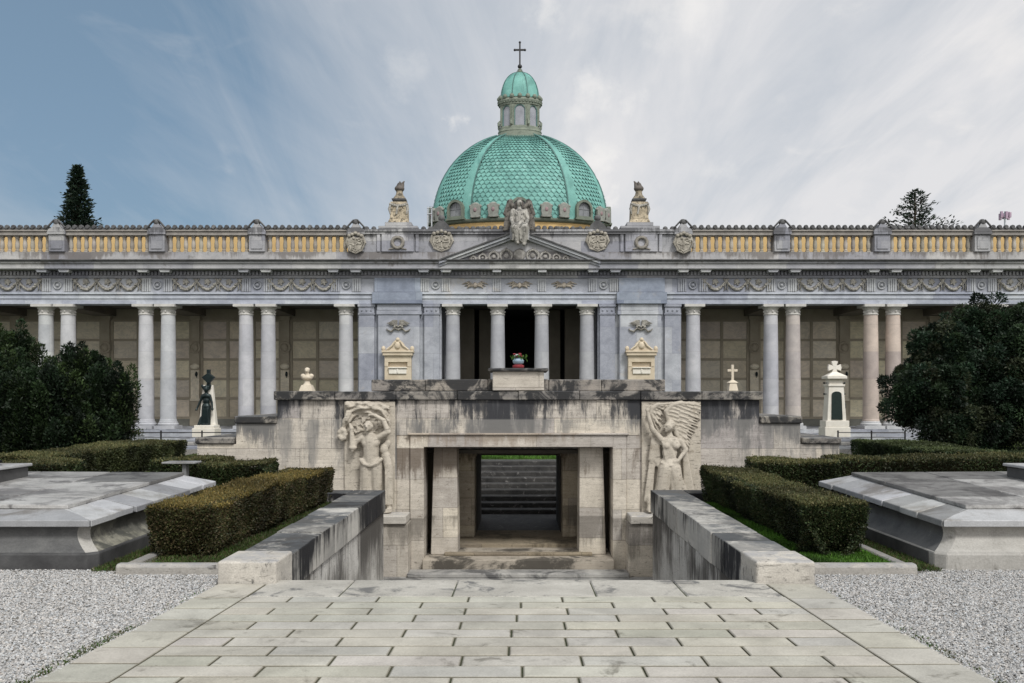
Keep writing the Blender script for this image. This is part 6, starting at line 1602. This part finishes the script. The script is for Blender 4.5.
# right: white stele with dark plaque and cross
t = thing('marble_stele', 'white marble stele with an arched dark plaque topped by a flared cross', 'monument', tuple(A(834, 434)))
c = A(834.3, 434); z = lambda py: A(0, py).z
m = MB(); m.box(c.x - .54, c.x + .54, Ym - .42, Ym + .4, GZ, z(427)); m.box(c.x - .50, c.x + .50, Ym - .38, Ym + .36, z(427) + .001, z(420.5)); m.build('base', M['white_marble'], t, bevel=.015)
m = MB(); m.frust(c.x - .405, c.x + .405, Ym - .30, Ym + .3, z(420.5) + .001, c.x - .315, c.x + .315, Ym - .24, Ym + .26, z(386.5)); m.box(c.x - .36, c.x + .36, Ym - .28, Ym + .3, z(386.5) + .001, z(384.5)); m.box(c.x - .29, c.x + .29, Ym - .2, Ym + .24, z(384.5), z(379)); m.build('shaft', M['white_marble'], t, bevel=.01)
m = MB(); m.box(c.x - .42, c.x + .42, Ym - .36, Ym + .36, z(379) + .001, z(376)); m.frust(c.x - .40, c.x + .40, Ym - .34, Ym + .34, z(376), c.x - .12, c.x + .12, Ym - .1, Ym + .1, z(372.2)); m.build('cornice', M['white_marble'], t, bevel=.012)
m = MB(); w0, w1 = .235, .205; pts = [(c.x - w0, z(419.5)), (c.x + w0, z(419.5)), (c.x + w1, z(394.5))] + [(c.x + w1 * math.cos(PI * i / 10), z(394.5) + .13 * math.sin(PI * i / 10)) for i in range(1, 10)] + [(c.x - w1, z(394.5))]
m.prism_y(pts, 0, .05); m.v = [(x, Ym - .335 + y + .055 * (zv - z(420.5)) / (z(386.5) - z(420.5)), zv) for x, y, zv in m.v]; m.build('plaque', M['plaque'], t)
m = MB(); zc_ = z(367.6)
for a in range(4):
    an = a * PI / 2; ca, sa = math.cos(an), math.sin(an); pts = [(-.05, .02), (-.14, .26), (0, .29), (.14, .26), (.05, .02)]
    m.prism_y([(c.x + px * ca - pz * sa, zc_ + px * sa + pz * ca) for px, pz in pts][::-1], Ym - .07, Ym + .07)
m.box(c.x - .07, c.x + .07, Ym - .068, Ym + .068, zc_ - .08, zc_ + .08); m.build('cross', M['white_marble'], t, bevel=.008)
m = MB()
for s in (-1, 1):
    for py in (383, 394): m.ball((c.x + s * .44, Ym, z(py)), .045, 8, 6); m.tube([(c.x + s * .3, Ym, z(py)), (c.x + s * .44, Ym, z(py))], .02, 5)
m.ball((c.x + .42, Ym - .1, z(406)), (.05, .05, .14), 8, 6); m.build('fitting', M['bronze'], t, smooth=60)

# iron railings in front of the steps
def railing(x0, x1, label):
    y = 35.2; zb_, zt_ = GZ, at(0, 432.5, y).z
    t = thing('iron_railing', label, 'railing', ((x0 + x1) / 2, y, GZ), 'black iron railings before the colonnade steps')
    n = max(2, int((x1 - x0) / 1.35)); m = MB(); m.tube([(x0, y, zt_), (x1, y, zt_)], .022, 6); m.tube([(x0, y, zt_ - .2), (x1, y, zt_ - .2)], .014, 6); m.build('rail', M['iron'], t)
    for k in range(n + 1):
        m = MB(); xx = x0 + (x1 - x0) * k / n; m.box(xx - .025, xx + .025, y - .025, y + .025, zb_, zt_ + .03); m.ball((xx, y, zt_ + .05), .04, 8, 6); m.build('post', M['iron'], t)
    m = MB(); m.box(x0 - .1, x1 + .1, y + .06, y + .35, GZ - .1, GZ + .12); m.build('plinth', M['marble'], t)
railing(at(120, 0, 35.2).x, at(243, 0, 35.2).x, 'black iron railing below the bronze figure')
railing(at(838, 0, 35.2).x, at(905, 0, 35.2).x, 'black iron railing beside the white stele')
for s, lab in ((-1, 'short pale stone steps between the left hedge and the stepped wall end'), (1, 'short pale stone steps between the right hedge and the stepped wall end')):
    xs_ = at(194 if s < 0 else 846, 0, 33).x
    t = thing('stone_steps', lab, 'steps', (xs_, 33, GZ), 'short stone steps before the colonnade')
    for k in range(3):
        m = MB(); m.box(xs_ - .9, xs_ + .9, 32.4 + .35 * k, 34, GZ + .0 + (.13 * k if k else -.1), GZ + .13 * (k + 1) - .002); m.build('step', M['step'] if k % 2 else M['marble'], t, bevel=.015)
    m = MB(); m.box(xs_ - 1.2, xs_ + 1.2, 20.5, 32.38, GZ - .1, GZ + .006); tag(m.build('garden_path', M['gravel'], None), kind='structure')
# small stone vase with a plant near the left columns
q = at(132, 438, 34.5); t = thing('planter', 'low stone planter with a dry little plant in front of the left columns', 'planter', (q.x, 34.5, GZ))
m = MB(); m.box(q.x - .55, q.x + .35, 34.2, 34.9, GZ, GZ + .42); m.build('box', M['marble'], t, bevel=.02)
rng = np.random.default_rng(5); n = 260; P_ = np.column_stack([q.x + rng.normal(0, .2, n), 34.5 + rng.normal(0, .15, n), GZ + .44 + np.abs(rng.normal(0, .12, n))]); quads('foliage', leaf_quads(rng, P_, rng.normal(size=(n, 3)) + np.array([0, 0, .5]), .16, .05), M['leaf'], t, np.array(G2)[rng.integers(0, 4, n)] * .5)
# white flat stone bench behind the stained tomb
q = at(179, 462, 15.4); t = thing('stone_bench', 'small pale stone bench behind the stained platform tomb', 'bench', (q.x, 15.5, GZ))
m = MB(); m.box(q.x - .28, q.x + .32, 15.3, 15.65, .46, .495); m.build('seat', M['tomb_eave'], t, bevel=.01, color=(.7, .7, .7))
for dx in (0.1,):
    m = MB(); m.box(q.x + dx - .035, q.x + dx + .035, 15.38, 15.52, GZ, .459); m.build('leg', M['tomb_eave'], t, color=(.5, .5, .5))
# two small memorials standing on the gateway wall
zw = WZ(391.2); Yw = YG + .5; sw = F / Yw
def Wq(px): return CX + (px - HX) / sw
x = Wq(307.2); t = thing('marble_bust', 'small cream marble bust on the left shoulder of the gateway wall', 'bust', (x, Yw, zw))
h = lambda py: EYE + (398 - py) / sw
m = MB(); m.frust(x - .145, x + .145, Yw - .12, Yw + .12, zw + .008, x - .10, x + .10, Yw - .09, Yw + .09, h(385)); m.lathe([(.09, h(385)), (.06, h(383)), (.055, h(381)), (.09, h(379.5))], x, Yw, 12); m.build('socle', M['cream_marble'], t, smooth=35)
sculpt('head', [('e', (x, Yw, h(377.5)), (.125, .08, .06)), ('e', (x - .08, Yw, h(376)), (.06, .06, .05)), ('e', (x + .08, Yw, h(376)), (.06, .06, .05)), ('c', (x, Yw, h(376)), (x, Yw - .01, h(372.5)), .04, .035), ('e', (x, Yw - .015, h(370.5)), (.05, .06, .065)), ('e', (x, Yw, h(369.6)), (.056, .06, .045)), ('c', (x, Yw - .07, h(370.4)), (x, Yw - .085, h(371.2)), .008, .012)], M['cream_marble'], t, .009, 1)
x = Wq(732.4); t = thing('stone_cross', 'small cream stone cross on the right shoulder of the gateway wall', 'cross', (x, Yw, zw))
m = MB(); m.frust(x - .10, x + .10, Yw - .1, Yw + .1, zw + .008, x - .07, x + .07, Yw - .07, Yw + .07, h(383)); m.frust(x - .11, x + .11, Yw - .09, Yw + .09, h(383) + .001, x - .03, x + .03, Yw - .03, Yw + .03, h(380)); m.build('base', M['cream_marble'], t, bevel=.006)
m = MB(); m.box(x - .026, x + .026, Yw - .025, Yw + .025, h(381), h(364.8)); m.box(x - .105, x - .027, Yw - .024, Yw + .024, h(371.8), h(369.3)); m.box(x + .027, x + .105, Yw - .024, Yw + .024, h(371.8), h(369.3)); m.build('cross', M['cream_marble'], t, bevel=.006)
# flowers on the altar
za_ = WZ(368.4) + .002; Yf = YG + .3; x = 0.0
t = thing('flower_vase', 'vase of red and white flowers on the block above the doorway', 'flowers', (x, Yf, za_), None)
m = MB(); m.lathe([(.085, za_), (.12, za_ + .03), (.12, za_ + .07), (.07, za_ + .09)], x, Yf, 16); m.build('red_base', M['petal_red'], t, smooth=50, color=(.5, .5, .5))
m = MB(); m.lathe([(.06, za_ + .088), (.11, za_ + .12), (.12, za_ + .17), (.09, za_ + .2), (.10, za_ + .22)], x, Yf, 16); m.build('vase', M['vase_blue'], t, smooth=50)
rr = random.Random(8)
for k in range(11):
    a = rr.uniform(0, 2 * PI); r_ = rr.uniform(.02, .11); z_ = za_ + .22 + rr.uniform(0, .09)
    m = MB(); cx_, cy_ = x + r_ * math.cos(a), Yf + r_ * math.sin(a) * .8
    for j in range(6):
        b = j * PI / 3; m.ball((cx_ + .018 * math.cos(b), cy_ + .018 * math.sin(b), z_ + .006 * (j % 2)), (.017, .017, .012), 6, 5)
    m.ball((cx_, cy_, z_ + .008), .013, 6, 5); m.build('bloom', M['petal_red'] if k % 3 else M['petal_white'], t, smooth=60)
n = 120; rng = np.random.default_rng(9); P_ = np.column_stack([x + rng.normal(0, .07, n), Yf + rng.normal(0, .05, n), za_ + .2 + rng.uniform(0, .06, n)]); quads('foliage', leaf_quads(rng, P_, rng.normal(size=(n, 3)) + np.array([0, 0, .3]), .07, .03), M['leaf'], t, np.array(G1)[rng.integers(0, 3, n)] * .5)
